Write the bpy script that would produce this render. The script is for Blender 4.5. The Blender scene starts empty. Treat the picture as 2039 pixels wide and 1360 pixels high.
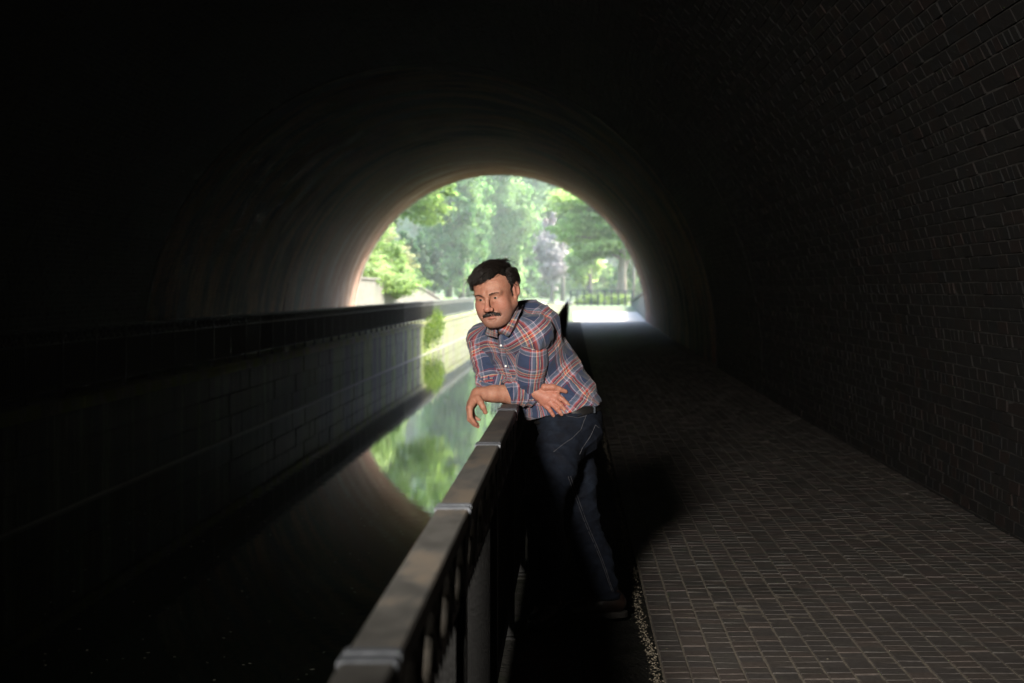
import bpy, math, random
import numpy as np
from mathutils import Vector, Matrix

random.seed(7); RNG = np.random.default_rng(7)
sc = bpy.context.scene
R_ = math.radians

# ------------------------------------------------------------------ camera
# The camera looks straight down the tunnel (+Y) with a shifted lens.
F_PX = 3550.0; VX, VY = 1141.0, 578.0; CAM_H = 1.42
cam_d = bpy.data.cameras.new('camera'); cam = bpy.data.objects.new('camera', cam_d)
sc.collection.objects.link(cam); sc.camera = cam
cam.location = (0, 0, CAM_H); cam.rotation_euler = (R_(90), 0, 0)
cam_d.sensor_width = 36.0; cam_d.lens = F_PX/2039*36
cam_d.shift_x = -(VX-1019.5)/2039; cam_d.shift_y = -(680-VY)/2039
cam_d.clip_start = 0.1; cam_d.clip_end = 3000
cam_d.dof.use_dof = True; cam_d.dof.focus_distance = 7.55; cam_d.dof.aperture_fstop = 4.5

# ------------------------------------------------------------------ light
SUN_EL, SUN_AZ = 48.0, 55.0       # azimuth clockwise from +Y (ahead); high at the right beyond the portal
w = bpy.data.worlds.new('World'); sc.world = w; w.use_nodes = True
nt = w.node_tree; bg = nt.nodes['Background']
sky = nt.nodes.new('ShaderNodeTexSky'); sky.sky_type = 'NISHITA'; sky.sun_disc = False
sky.sun_elevation = R_(SUN_EL); sky.sun_rotation = R_(SUN_AZ); sky.dust_density = 3.0; sky.air_density = 1.0
nt.links.new(sky.outputs[0], bg.inputs[0]); bg.inputs[1].default_value = 0.15
sun_d = bpy.data.lights.new('sun', 'SUN'); sun_d.energy = 1.9; sun_d.angle = R_(14); sun_d.color = (1, .95, .86)
sun = bpy.data.objects.new('sun', sun_d); sc.collection.objects.link(sun)
_d = Vector((math.sin(R_(SUN_AZ))*math.cos(R_(SUN_EL)), math.cos(R_(SUN_AZ))*math.cos(R_(SUN_EL)), math.sin(R_(SUN_EL))))
sun.rotation_euler = _d.to_track_quat('Z', 'Y').to_euler(); sun.location = (0, 150, 80)
# the photographer's flash, on a stand at the left of the camera
fl_d = bpy.data.lights.new('flash', 'SPOT'); fl_d.energy = 450; fl_d.spot_size = R_(52); fl_d.spot_blend = 1.0
fl_d.shadow_soft_size = .38; fl_d.color = (1.0, .93, .84)
fl = bpy.data.objects.new('flash', fl_d); sc.collection.objects.link(fl)
fl.location = (-1.36, -.3, 2.8)
_t = Vector((0, 7.4, 1.0)) - Vector(fl.location)
fl.rotation_euler = (-_t).to_track_quat('Z', 'Y').to_euler()
sc.view_settings.view_transform = 'Standard'; sc.view_settings.look = 'None'
sc.view_settings.exposure = 3.1; sc.view_settings.gamma = 1.0; sc.view_settings.use_curve_mapping = False
sc.render.engine = 'CYCLES'
sc.cycles.use_denoising = True
try:
    sc.cycles.denoiser = 'OPENIMAGEDENOISE'
except Exception:
    pass
sc.cycles.max_bounces = 8; sc.cycles.diffuse_bounces = 4; sc.cycles.glossy_bounces = 4
sc.cycles.transmission_bounces = 4; sc.cycles.transparent_max_bounces = 8; sc.cycles.volume_bounces = 1
sc.cycles.sample_clamp_indirect = 6.0
sc.cycles.caustics_reflective = False; sc.cycles.caustics_refractive = False

# ------------------------------------------------------------------ helpers
C = sc.collection
def P(px, py, Y):
    return np.array([(px-VX)*Y/F_PX, Y, CAM_H-(py-VY)*Y/F_PX])

def tag(o, label=None, cat=None, group=None, kind=None):
    if label: o['label'] = label
    if cat: o['category'] = cat
    if group: o['group'] = group
    if kind: o['kind'] = kind
    return o

def empty(name, loc=(0, 0, 0), rz=0.0):
    o = bpy.data.objects.new(name, None); C.objects.link(o)
    o.location = loc; o.rotation_euler = (0, 0, rz); o.empty_display_size = .2
    return o

def mesh_np(name, V, Fq, smooth=False):
    """V (n,3), Fq (m,k) with k the same for every face."""
    V = np.asarray(V, np.float32); Fq = np.asarray(Fq, np.int32)
    me = bpy.data.meshes.new(name)
    me.vertices.add(len(V)); me.vertices.foreach_set('co', V.ravel())
    k = Fq.shape[1]
    me.loops.add(Fq.size); me.loops.foreach_set('vertex_index', Fq.ravel())
    me.polygons.add(len(Fq))
    me.polygons.foreach_set('loop_start', np.arange(0, Fq.size, k, dtype=np.int32))
    me.polygons.foreach_set('loop_total', np.full(len(Fq), k, np.int32))
    me.polygons.foreach_set('use_smooth', np.full(len(Fq), smooth, bool))
    me.update(calc_edges=True)
    return me

def link(name, me, mat=None, parent=None, loc=None):
    o = bpy.data.objects.new(name, me); C.objects.link(o)
    if mat and me and not len(me.materials): me.materials.append(mat)
    if parent: o.parent = parent
    if loc is not None: o.location = loc
    return o

class MB:
    """collects quads / tris of arbitrary shapes"""
    def __init__(s): s.v = []; s.f = []
    def add(s, vs, fs):
        b = len(s.v); s.v += [tuple(map(float, v)) for v in vs]; s.f += [tuple(i+b for i in f) for f in fs]
    def box(s, x0, y0, z0, x1, y1, z1, bev=0.0):
        if bev <= 0:
            vs = [(x0,y0,z0),(x1,y0,z0),(x1,y1,z0),(x0,y1,z0),(x0,y0,z1),(x1,y0,z1),(x1,y1,z1),(x0,y1,z1)]
            s.add(vs, [(0,3,2,1),(4,5,6,7),(0,1,5,4),(1,2,6,5),(2,3,7,6),(3,0,4,7)])
        else:
            b = bev
            vs = [(x0,y0,z0),(x1,y0,z0),(x1,y1,z0),(x0,y1,z0),(x0,y0,z1-b),(x1,y0,z1-b),(x1,y1,z1-b),(x0,y1,z1-b),
                  (x0+b,y0+b,z1),(x1-b,y0+b,z1),(x1-b,y1-b,z1),(x0+b,y1-b,z1)]
            s.add(vs, [(0,3,2,1),(8,9,10,11),(0,1,5,4),(1,2,6,5),(2,3,7,6),(3,0,4,7),(4,5,9,8),(5,6,10,9),(6,7,11,10),(7,4,8,11)])
    def tube(s, pts, rad, n=8, cap=True):
        pts = [np.array(p, float) for p in pts]
        rad = rad if hasattr(rad, '__len__') else [rad]*len(pts)
        rings = []
        up = None
        for i, p in enumerate(pts):
            t = pts[min(i+1, len(pts)-1)] - pts[max(i-1, 0)]; t /= (np.linalg.norm(t)+1e-9)
            if up is None:
                a = np.array([0, 0, 1.0]) if abs(t[2]) < .9 else np.array([1.0, 0, 0])
            else: a = up
            u = a - t*np.dot(a, t); u /= (np.linalg.norm(u)+1e-9); up = u; v = np.cross(t, u)
            rings.append([p + rad[i]*(u*math.cos(2*math.pi*k/n)+v*math.sin(2*math.pi*k/n)) for k in range(n)])
        b = len(s.v)
        for r in rings: s.v += [tuple(q) for q in r]
        for i in range(len(pts)-1):
            for k in range(n):
                s.f.append((b+i*n+k, b+i*n+(k+1) % n, b+(i+1)*n+(k+1) % n, b+(i+1)*n+k))
        if cap:
            s.f.append(tuple(b+k for k in range(n))[::-1]); s.f.append(tuple(b+(len(pts)-1)*n+k for k in range(n)))
    def build(s, name, mat, parent=None, smooth=False, loc=None):
        me = bpy.data.meshes.new(name); me.from_pydata(s.v, [], s.f); me.update()
        if smooth: me.polygons.foreach_set('use_smooth', np.ones(len(me.polygons), bool))
        return link(name, me, mat, parent, loc)

# ------------------------------------------------------------------ materials
def mat_new(name):
    m = bpy.data.materials.new(name); m.use_nodes = True
    n = m.node_tree.nodes; b = n['Principled BSDF']
    return m, m.node_tree, n, b, m.node_tree.links

def node(nt, typ, **kw):
    n = nt.nodes.new(typ)
    for k, v in kw.items():
        if k.startswith('i_'):
            key = k[2:].replace('_', ' ')
            n.inputs[key].default_value = v
        else: setattr(n, k, v)
    return n

def ramp(nt, stops, interp='LINEAR'):
    r = nt.nodes.new('ShaderNodeValToRGB'); r.color_ramp.interpolation = interp
    e = r.color_ramp.elements
    while len(e) > 1: e.remove(e[-1])
    e[0].position = stops[0][0]; e[0].color = (*stops[0][1], 1)
    for p, c in stops[1:]:
        x = e.new(p); x.color = (*c, 1)
    return r

def mat_noise(name, c1, c2, scale=5.0, rough=.8, bump=.3, bscale=None, detail=6, stretch=(1, 1, 1), c3=None, s3=1.2,
              rough2=None, metal=0.0, bdist=.01, spec=None, t3=(.5, .62), objrand=0.0):
    m, nt, n, b, L = mat_new(name)
    tc = node(nt, 'ShaderNodeTexCoord'); mp = node(nt, 'ShaderNodeMapping'); mp.inputs['Scale'].default_value = stretch
    geo = node(nt, 'ShaderNodeNewGeometry')
    L.new(geo.outputs['Position'], mp.inputs['Vector'])
    nz = node(nt, 'ShaderNodeTexNoise', i_Scale=scale, i_Detail=detail, i_Roughness=.65)
    L.new(mp.outputs[0], nz.inputs['Vector'])
    r = ramp(nt, [(.32, c1), (.68, c2)]); L.new(nz.outputs['Fac'], r.inputs[0])
    out = r.outputs[0]
    if c3 is not None:
        n3 = node(nt, 'ShaderNodeTexNoise', i_Scale=s3, i_Detail=5, i_Roughness=.7)
        L.new(mp.outputs[0], n3.inputs['Vector'])
        r3 = ramp(nt, [(t3[0], (0, 0, 0)), (t3[1], (1, 1, 1))]); L.new(n3.outputs['Fac'], r3.inputs[0])
        mx = node(nt, 'ShaderNodeMix', data_type='RGBA'); L.new(r3.outputs[0], mx.inputs[0])
        L.new(out, mx.inputs[6]); mx.inputs[7].default_value = (*c3, 1); out = mx.outputs[2]
    if objrand:
        oi = node(nt, 'ShaderNodeObjectInfo'); hs = node(nt, 'ShaderNodeHueSaturation')
        mr = node(nt, 'ShaderNodeMapRange'); mr.inputs[3].default_value = 1-objrand; mr.inputs[4].default_value = 1+objrand
        L.new(oi.outputs['Random'], mr.inputs[0]); L.new(mr.outputs[0], hs.inputs['Value']); L.new(out, hs.inputs['Color']); out = hs.outputs[0]
    L.new(out, b.inputs['Base Color'])
    if rough2 is None: b.inputs['Roughness'].default_value = rough
    else:
        rr = node(nt, 'ShaderNodeMapRange'); rr.inputs[3].default_value = rough; rr.inputs[4].default_value = rough2
        L.new(nz.outputs['Fac'], rr.inputs[0]); L.new(rr.outputs[0], b.inputs['Roughness'])
    b.inputs['Metallic'].default_value = metal
    if spec is not None: b.inputs['Specular IOR Level'].default_value = spec
    if bump:
        nb = node(nt, 'ShaderNodeTexNoise', i_Scale=bscale or scale*4, i_Detail=5)
        L.new(mp.outputs[0], nb.inputs['Vector'])
        bp = node(nt, 'ShaderNodeBump', i_Strength=bump, i_Distance=bdist); L.new(nb.outputs['Fac'], bp.inputs['Height'])
        L.new(bp.outputs[0], b.inputs['Normal'])
    return m

def vcol_mat(name, rough=.85, bump=.3, bscale=60.0, noise_amt=.35, nscale=18.0, grime=None, spec=.3):
    """base colour from a per-face 'tint' colour attribute, broken up with noise"""
    m, nt, n, b, L = mat_new(name)
    at = node(nt, 'ShaderNodeAttribute', attribute_name='tint'); geo = node(nt, 'ShaderNodeNewGeometry')
    nz = node(nt, 'ShaderNodeTexNoise', i_Scale=nscale, i_Detail=6, i_Roughness=.7); L.new(geo.outputs['Position'], nz.inputs['Vector'])
    mr = node(nt, 'ShaderNodeMapRange'); mr.inputs[1].default_value = .25; mr.inputs[2].default_value = .75
    mr.inputs[3].default_value = 1-noise_amt; mr.inputs[4].default_value = 1+noise_amt
    L.new(nz.outputs['Fac'], mr.inputs[0])
    hs = node(nt, 'ShaderNodeHueSaturation'); L.new(mr.outputs[0], hs.inputs['Value']); L.new(at.outputs['Color'], hs.inputs['Color'])
    out = hs.outputs[0]
    if grime is not None:
        n3 = node(nt, 'ShaderNodeTexNoise', i_Scale=grime[1], i_Detail=6, i_Roughness=.7)
        mp = node(nt, 'ShaderNodeMapping'); mp.inputs['Scale'].default_value = grime[2]
        L.new(geo.outputs['Position'], mp.inputs['Vector']); L.new(mp.outputs[0], n3.inputs['Vector'])
        r3 = ramp(nt, [(grime[3], (0, 0, 0)), (grime[4], (1, 1, 1))]); L.new(n3.outputs['Fac'], r3.inputs[0])
        mx = node(nt, 'ShaderNodeMix', data_type='RGBA'); L.new(r3.outputs[0], mx.inputs[0])
        L.new(out, mx.inputs[6]); mx.inputs[7].default_value = (*grime[0], 1); out = mx.outputs[2]
    L.new(out, b.inputs['Base Color']); b.inputs['Roughness'].default_value = rough; b.inputs['Specular IOR Level'].default_value = spec
    nb = node(nt, 'ShaderNodeTexNoise', i_Scale=bscale, i_Detail=5); L.new(geo.outputs['Position'], nb.inputs['Vector'])
    bp = node(nt, 'ShaderNodeBump', i_Strength=bump, i_Distance=.006); L.new(nb.outputs['Fac'], bp.inputs['Height'])
    L.new(bp.outputs[0], b.inputs['Normal'])
    return m

def set_tint(me, cols):
    a = me.color_attributes.new('tint', 'FLOAT_COLOR', 'POINT')
    c = np.ones((len(me.vertices), 4), np.float32); c[:, :3] = cols
    a.data.foreach_set('color', c.ravel())

M = {}
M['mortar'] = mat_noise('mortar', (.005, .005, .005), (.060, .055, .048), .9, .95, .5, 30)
M['brick'] = vcol_mat('brick', .82, .5, 90, .35, 14, ((.014, .0135, .013), 0.9, (1, .35, 1), .46, .62))
M['paver'] = vcol_mat('paver', .62, .5, 140, .4, 40, ((.035, .034, .03), 1.1, (1, .6, 1), .55, .7), .35)
M['bed'] = mat_noise('paver bed', (.11, .095, .073), (.19, .165, .13), 40, .95, .5, 120)
M['coping'] = mat_noise('coping', (.010, .010, .009), (.032, .031, .027), 9, .75, 1.0, 45, c3=(.012, .014, .008), s3=2.5, bdist=.02, spec=.15)
M['canal_wall'] = None
M['steel'] = mat_noise('painted steel', (.011, .011, .012), (.022, .022, .023), 30, .45, .15, 80)
M['railtop'] = mat_noise('worn rail', (.035, .034, .031), (.095, .092, .085), 9, .55, .3, 160, c3=(.11, .09, .068), s3=4.5, rough2=.75, stretch=(1, .35, 1), bdist=.003)
M['clamp'] = mat_noise('galvanised clamp', (.07, .078, .09), (.13, .14, .158), 30, .5, .3, 120, metal=.3)
M['grit'] = mat_noise('grit', (.2, .17, .12), (.5, .44, .34), 60, .9, 0)
M['debris'] = mat_noise('floating bits', (.25, .23, .18), (.5, .48, .4), 60, .7, 0)
M['gravel'] = mat_noise('towpath gravel', (.30, .275, .23), (.40, .375, .32), 8, .95, .4, 60)
M['soil'] = mat_noise('bank soil', (.07, .07, .035), (.12, .12, .06), 2, .95, .5, 12, c3=(.05, .09, .025), s3=.4, t3=(.35, .5))
M['grass'] = mat_noise('bank grass', (.07, .12, .03), (.14, .2, .06), 1.5, .95, .6, 20)
M['stone'] = mat_noise('wing stone', (.075, .068, .052), (.14, .125, .10), 2.5, .9, .9, 9, c3=(.07, .08, .045), s3=.9)
M['hoop'] = mat_noise('lit hoop steel', (.025, .023, .02), (.065, .058, .047), 25, .6, .2, 80)  # paler than the bars: light on the hoops' inner faces put into colour
M['bark'] = mat_noise('bark', (.09, .075, .055), (.2, .17, .13), 6, .95, .8, 14, stretch=(1, 1, .25))
M['bark_pale'] = mat_noise('pale bark', (.22, .18, .12), (.34, .28, .2), 6, .95, .8, 14, stretch=(1, 1, .25))

USE_HAZE = True
# ================================================================== THE TUNNEL
PORTAL = 81.0; Y0 = -24.0
def Rad(y):
    y = np.asarray(y, float)
    return np.where(y < 20, 5.06, np.where(y < 33, 5.06+(y-20)/13*.24, np.where(y < 53, 5.36+(y-33)/20*.4, 5.84+(y-53)/28*.82)))
def surf(t, y, out=0.0):
    """t 0..1 from the foot of the right wall over the crown to the foot of the left wall"""
    t, y = np.broadcast_arrays(np.asarray(t, float), np.asarray(y, float))
    R = Rad(y); cx = -.5*R; cz = CAM_H-.208*R; wall = cz+.06
    Lt = 2*wall+np.pi*R; s = t*Lt
    a = (s-wall)/R
    x = np.where(s < wall, cx+R+out, np.where(s > wall+np.pi*R, cx-R-out, cx+(R+out)*np.cos(a)))
    z = np.where(s < wall, -.06+s, np.where(s > wall+np.pi*R, -.06+(Lt-s), cz+(R+out)*np.sin(a)))
    return np.stack([x, y, z], -1)
def arclen(y): R = float(Rad(y)); return 2*(CAM_H-.208*R+.06)+math.pi*R

# brick texture for the part of the lining too far away to pick bricks apart
def mat_farbrick():
    m, nt, n, b, L = mat_new('far brick lining')
    uv = node(nt, 'ShaderNodeUVMap'); geo = node(nt, 'ShaderNodeNewGeometry')
    br = node(nt, 'ShaderNodeTexBrick', i_Scale=1.0, i_Mortar_Size=.008, i_Bias=-.1)
    br.inputs['Brick Width'].default_value = .235; br.inputs['Row Height'].default_value = .083
    br.inputs['Color1'].default_value = (.34, .15, .09, 1); br.inputs['Color2'].default_value = (.22, .10, .065, 1); br.inputs['Mortar'].default_value = (.14, .12, .10, 1)
    L.new(uv.outputs[0], br.inputs['Vector'])
    nz = node(nt, 'ShaderNodeTexNoise', i_Scale=.55, i_Detail=8, i_Roughness=.72); mp = node(nt, 'ShaderNodeMapping'); mp.inputs['Scale'].default_value = (.5, 1.5, .5)
    L.new(geo.outputs['Position'], mp.inputs[0]); L.new(mp.outputs[0], nz.inputs['Vector'])
    r = ramp(nt, [(.44, (0, 0, 0)), (.56, (1, 1, 1))]); L.new(nz.outputs['Fac'], r.inputs[0])
    mx = node(nt, 'ShaderNodeMix', data_type='RGBA'); L.new(r.outputs[0], mx.inputs[0]); L.new(br.outputs['Color'], mx.inputs[6]); mx.inputs[7].default_value = (.05, .045, .04, 1)
    n2 = node(nt, 'ShaderNodeTexNoise', i_Scale=1.7, i_Detail=8, i_Roughness=.75); mp2 = node(nt, 'ShaderNodeMapping'); mp2.inputs['Scale'].default_value = (.3, 1.6, .3)
    L.new(geo.outputs['Position'], mp2.inputs[0]); L.new(mp2.outputs[0], n2.inputs['Vector'])
    r2 = ramp(nt, [(.56, (0, 0, 0)), (.68, (.7, .7, .7))]); L.new(n2.outputs['Fac'], r2.inputs[0])
    m2 = node(nt, 'ShaderNodeMix', data_type='RGBA'); L.new(r2.outputs[0], m2.inputs[0]); L.new(mx.outputs[2], m2.inputs[6]); m2.inputs[7].default_value = (.42, .37, .31, 1)
    sp = node(nt, 'ShaderNodeSeparateXYZ'); L.new(geo.outputs['Position'], sp.inputs[0]); my = node(nt, 'ShaderNodeMapRange'); my.inputs[1].default_value = 52; my.inputs[2].default_value = 78; my.inputs[4].default_value = .8; L.new(sp.outputs['Y'], my.inputs[0])  # lining paler and redder towards the portal: daylight reaching in, put into the colour
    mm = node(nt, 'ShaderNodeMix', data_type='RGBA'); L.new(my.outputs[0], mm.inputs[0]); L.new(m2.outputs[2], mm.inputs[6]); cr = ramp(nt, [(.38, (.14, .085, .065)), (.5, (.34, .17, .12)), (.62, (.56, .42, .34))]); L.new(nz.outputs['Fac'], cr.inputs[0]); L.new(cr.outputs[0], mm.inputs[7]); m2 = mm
    L.new(m2.outputs[2], b.inputs['Base Color']); b.inputs['Roughness'].default_value = .85; b.inputs['Specular IOR Level'].default_value = .3
    bp = node(nt, 'ShaderNodeBump', i_Strength=.9, i_Distance=.02); ad = node(nt, 'ShaderNodeMath', operation='ADD')
    L.new(nz.outputs['Fac'], ad.inputs[0]); L.new(br.outputs['Fac'], ad.inputs[1]); inv = node(nt, 'ShaderNodeMath', operation='MULTIPLY'); inv.inputs[1].default_value = -1
    L.new(br.outputs['Fac'], inv.inputs[0]); L.new(inv.outputs[0], ad.inputs[1]); L.new(ad.outputs[0], bp.inputs['Height']); L.new(bp.outputs[0], b.inputs['Normal'])
    return m
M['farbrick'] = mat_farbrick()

tunnel = empty('canal_tunnel', (0, PORTAL, 0))
tag(tunnel, 'dark soot-stained brick canal tunnel with a round vault and far open portal', 'tunnel')
def T_(o):    # child of the tunnel while keeping world coordinates
    o.parent = tunnel; o.matrix_parent_inverse = Matrix.Translation((0, -PORTAL, 0)); return o

def shell(y0, y1, ny, nt_, out, name, mat, uneven=0.0):
    ys = np.linspace(y0+1e-4, y1-1e-4, ny); ts = np.linspace(0, 1, nt_)
    TT, YY = np.meshgrid(ts, ys)
    o_ = out + (uneven*(1.6*np.sin(YY*1.9+.6*np.sin(YY*.7))+np.sin(YY*1.7+TT*19)+np.sin(YY*.6-TT*31)+RNG.normal(0, .5, TT.shape)) if uneven else 0)
    V = surf(TT, YY, o_).reshape(-1, 3)
    i, j = np.meshgrid(np.arange(ny-1), np.arange(nt_-1), indexing='ij')
    a = (i*nt_+j).ravel(); Fq = np.stack([a, a+1, a+nt_+1, a+nt_], 1)
    me = mesh_np(name, V, Fq, True)
    uvl = me.uv_layers.new(name='UVMap'); Lr = np.array([arclen(y) for y in ys])
    UV = np.stack([YY, TT*Lr[:, None]], -1).reshape(-1, 2)
    uvl.data.foreach_set('uv', UV[Fq.ravel()].astype(np.float32).ravel())
    return T_(link(name, me, mat))
shell(Y0, 33, 40, 90, .009, 'lining', M['mortar'])
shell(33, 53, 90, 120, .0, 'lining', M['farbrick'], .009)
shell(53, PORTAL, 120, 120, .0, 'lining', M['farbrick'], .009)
# unseen wall added behind the camera to keep daylight out of the tunnel
mb = MB(); mb.box(-9, Y0-.4, -2, 4, Y0, 7); T_(mb.build('daylight_block', M['mortar']))
M['soot'] = mat_noise('soot', (.010, .010, .009), (.028, .026, .024), 4, .95, .5)
# stepped ring joints, where the lining widens
def ring(y0, y1, r_in, r_out, name, mat, n=96, dz0=0.0):
    V = []; F = []
    for k in range(n+1):
        t = k/n
        a = surf(t, y0, r_in); b_ = surf(t, y0, r_out); V += [a, b_, b_+np.array([0, y1-y0, 0]), a+np.array([0, y1-y0, 0])]
    for k in range(n):
        q = k*4
        for s_ in range(4): F.append((q+s_, q+(s_+1) % 4, q+4+(s_+1) % 4, q+4+s_))
    F.append((0, 1, 2, 3))
    me = bpy.data.meshes.new(name); me.from_pydata([tuple(map(float, v)) for v in V], [], F); me.update()
    return T_(link(name, me, mat))
ring(32.95, 33.0, -.004, .10, 'step_ring', M['soot'])
ring(52.95, 53.0, -.004, .12, 'step_ring', M['soot'])
ring(24.2, 24.28, -.004, .10, 'step_ring', M['soot'])
# voussoir ring at the portal: single stones
M['portal_stone'] = mat_noise('portal stone', (.2, .17, .14), (.34, .3, .25), 5, .9, .5, 30, objrand=.2)
def voussoir(t0, t1):
    V = []
    for t in (t0, t1):
        for yy in (PORTAL-.02, PORTAL+.45):
            for o_ in (-.03, .55):
                p = surf(t, PORTAL-.01, o_); p[1] = yy; V.append(tuple(p))
    F = [(0, 1, 3, 2), (4, 6, 7, 5), (0, 4, 5, 1), (2, 3, 7, 6), (0, 2, 6, 4), (1, 5, 7, 3)]
    me = bpy.data.meshes.new('voussoir'); me.from_pydata([tuple(map(float, v)) for v in V], [], F); me.update(); return me
NV = 61
for k in range(NV):
    T_(link('voussoir', voussoir(k/NV+.0006, (k+1)/NV-.0006), M['portal_stone']))
mb = MB(); mb.box(-11.2, PORTAL+.46, -.1, -10.0, PORTAL+.9, 3.4, .03); T_(mb.build('pilaster', M['stone']))
# headwall outside above the arch
mb = MB()
for k in range(60):
    p0 = surf(k/60, PORTAL-.01, .5); p1 = surf((k+1)/60, PORTAL-.01, .5)
    for yy, flip in ((PORTAL+.1, 0), ):
        q = [(p0[0], yy, p0[2]), (p1[0], yy, p1[2]), (p1[0], yy, 9.5), (p0[0], yy, 9.5)]
        q2 = [(a, b+.6-.25, c) for a, b, c in q]
        mb.add(q+q2, [(0, 1, 2, 3), (4, 7, 6, 5), (0, 4, 5, 1), (3, 2, 6, 7)])
T_(mb.build('headwall', M['stone']))

# ---- bricks of the near lining
def brick_field(y0, y1):
    L_ = arclen(20); n_c = int(L_/.0765)
    rows = []
    for c in range(n_c):
        header = (c % 4 == 3)
        ln = .116 if header else .232
        off = (c % 2)*ln*.5
        k = np.arange(int((y1-y0)/ln))
        ya = y0+off+k*ln; 
        ya = ya[ya+ln < y1]
        rows.append(np.stack([np.full(len(ya), c), ya, np.full(len(ya), ln)], 1))
    A = np.concatenate(rows); return A, n_c, L_
A, n_c, L_ = brick_field(5.0, 32.9)
c = A[:, 0]; ya = A[:, 1]; ln = A[:, 2]; nb = len(A)
J = .0055
t0 = (c+J/.0765)/n_c; t1 = (c+1-J/.0765)/n_c; y0_ = ya+J; y1_ = ya+ln-J
proud = RNG.normal(0, .0022, nb)
miss = RNG.random(nb) < .0
def cs(o_, dt=0., dy=0.):
    return [surf(t0+dt, y0_+dy, o_), surf(t1-dt, y0_+dy, o_), surf(t1-dt, y1_-dy, o_), surf(t0+dt, y1_-dy, o_)]
tilt = RNG.normal(0, .0018, (4, nb))
front = [surf(a, b, proud+tilt[i]) for i, (a, b) in enumerate([(t0, y0_), (t1, y0_), (t1, y1_), (t0, y1_)])]
back = cs(.04)
V = np.stack(front+back, 1)        # nb,8,3
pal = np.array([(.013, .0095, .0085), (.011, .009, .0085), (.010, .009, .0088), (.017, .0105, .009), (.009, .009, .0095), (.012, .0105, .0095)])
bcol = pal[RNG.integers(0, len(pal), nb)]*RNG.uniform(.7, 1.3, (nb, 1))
cen = V[:, :4].mean(1)
pxs = VX+F_PX*cen[:, 0]/cen[:, 1]; pys = VY+F_PX*(CAM_H-cen[:, 2])/cen[:, 1]
inframe = (pxs < 2039) & (pxs > 0) & (pys > 0) & (pys < 1360) & (cen[:, 0] > 0) & ~miss
score = np.where(inframe, ya, 1e9); order = np.argsort(score)[:290]
single = np.zeros(nb, bool); single[order] = True
FB = np.array([(0, 1, 2, 3), (0, 4, 5, 1), (1, 5, 6, 2), (2, 6, 7, 3), (3, 7, 4, 0)])
Vr = V[~single]; me = mesh_np('brickwork', Vr.reshape(-1, 3), (FB[None]+8*np.arange(len(Vr))[:, None, None]).reshape(-1, 4))
set_tint(me, np.repeat(bcol[~single], 8, 0)); tag(T_(link('brickwork', me, M['brick'])), kind='stuff')
base_cache = {}
for i in order:
    key = (round(float(ln[i]), 3), int(RNG.integers(0, 6)))
    ctr = V[i, :4].mean(0)
    if key not in base_cache:
        me = mesh_np('brick', V[i]-ctr, FB); set_tint(me, pal[key[1]]); me.materials.append(M['brick'])
        n0 = np.cross(V[i, 1]-V[i, 0], V[i, 3]-V[i, 0]); base_cache[key] = (me, math.atan2(n0[2], n0[0]))
    me, a0 = base_cache[key]
    n1 = np.cross(V[i, 1]-V[i, 0], V[i, 3]-V[i, 0]); a1 = math.atan2(n1[2], n1[0])
    o = bpy.data.objects.new('brick', me); C.objects.link(o)
    o.parent = tunnel; o.location = (ctr[0], ctr[1]-PORTAL, ctr[2]); o.rotation_euler = (0, -(a1-a0), 0)

# ================================================================== TOWPATH (right)
towpath = tag(link('towpath', mesh_np('towpath', [(.331, Y0, -.0035), (3.6, Y0, -.0035), (3.6, PORTAL, -.0035), (.331, PORTAL, -.0035)], [(0, 1, 2, 3)]), M['bed']), kind='structure')
PW = .1005
# rows of square pavers
rows = np.arange(int((46-5.4)/PW)); cols = np.arange(22)
RR, CC = np.meshgrid(rows, cols, indexing='ij'); RR = RR.ravel(); CC = CC.ravel(); npv = len(RR)
shift = (np.sin(CC*2.3)*.012+np.sin(CC*5.1+1)*.01)           # the columns do not line up exactly
x0 = .335+CC*PW+.0030+np.sin(RR*.22+CC)*.0015; x1 = x0+PW-.0060
ya = 5.4+RR*PW+shift+.002+RNG.normal(0, .001, npv); yb = ya+PW-.004
hz = RNG.normal(0, .0009, npv)+np.sin(RR*.11+CC*.4)*.0012
tl = RNG.normal(0, .0010, (4, npv)); bv = .004
def st(x, y, z): return np.stack([x, y, z], -1)
top = [st(x0+bv, ya+bv, hz+tl[0]), st(x1-bv, ya+bv, hz+tl[1]), st(x1-bv, yb-bv, hz+tl[2]), st(x0+bv, yb-bv, hz+tl[3])]
low = [st(x0, ya, hz-.005), st(x1, ya, hz-.005), st(x1, yb, hz-.005), st(x0, yb, hz-.005)]
bot = [st(x0, ya, hz*0-.04), st(x1, ya, hz*0-.04), st(x1, yb, hz*0-.04), st(x0, yb, hz*0-.04)]
V = np.stack(top+low+bot, 1)
FP = np.array([(0, 1, 2, 3), (4, 5, 1, 0), (5, 6, 2, 1), (6, 7, 3, 2), (7, 4, 0, 3), (8, 9, 5, 4), (9, 10, 6, 5), (10, 11, 7, 6), (11, 8, 4, 7)])
pp = np.array([(.078, .069, .062), (.071, .064, .060), (.085, .071, .063), (.066, .063, .058), (.078, .064, .060), (.074, .068, .062)])
pcol = pp[RNG.integers(0, 6, npv)]*RNG.uniform(.9, 1.1, (npv, 1))
cx_ = (x0+x1)/2; pxs = VX+F_PX*cx_/ya; pys = VY+F_PX*CAM_H/ya
ok = (pxs < 2050) & (pys < 1370); order = np.argsort(np.where(ok, ya, 1e9))[:298]
single = np.zeros(npv, bool); single[order] = True
Vr = V[~single]; me = mesh_np('paving', Vr.reshape(-1, 3), (FP[None]+12*np.arange(len(Vr))[:, None, None]).reshape(-1, 4))
set_tint(me, np.repeat(pcol[~single], 12, 0)); tag(link('paving', me, M['paver'], towpath), kind='stuff')
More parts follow.
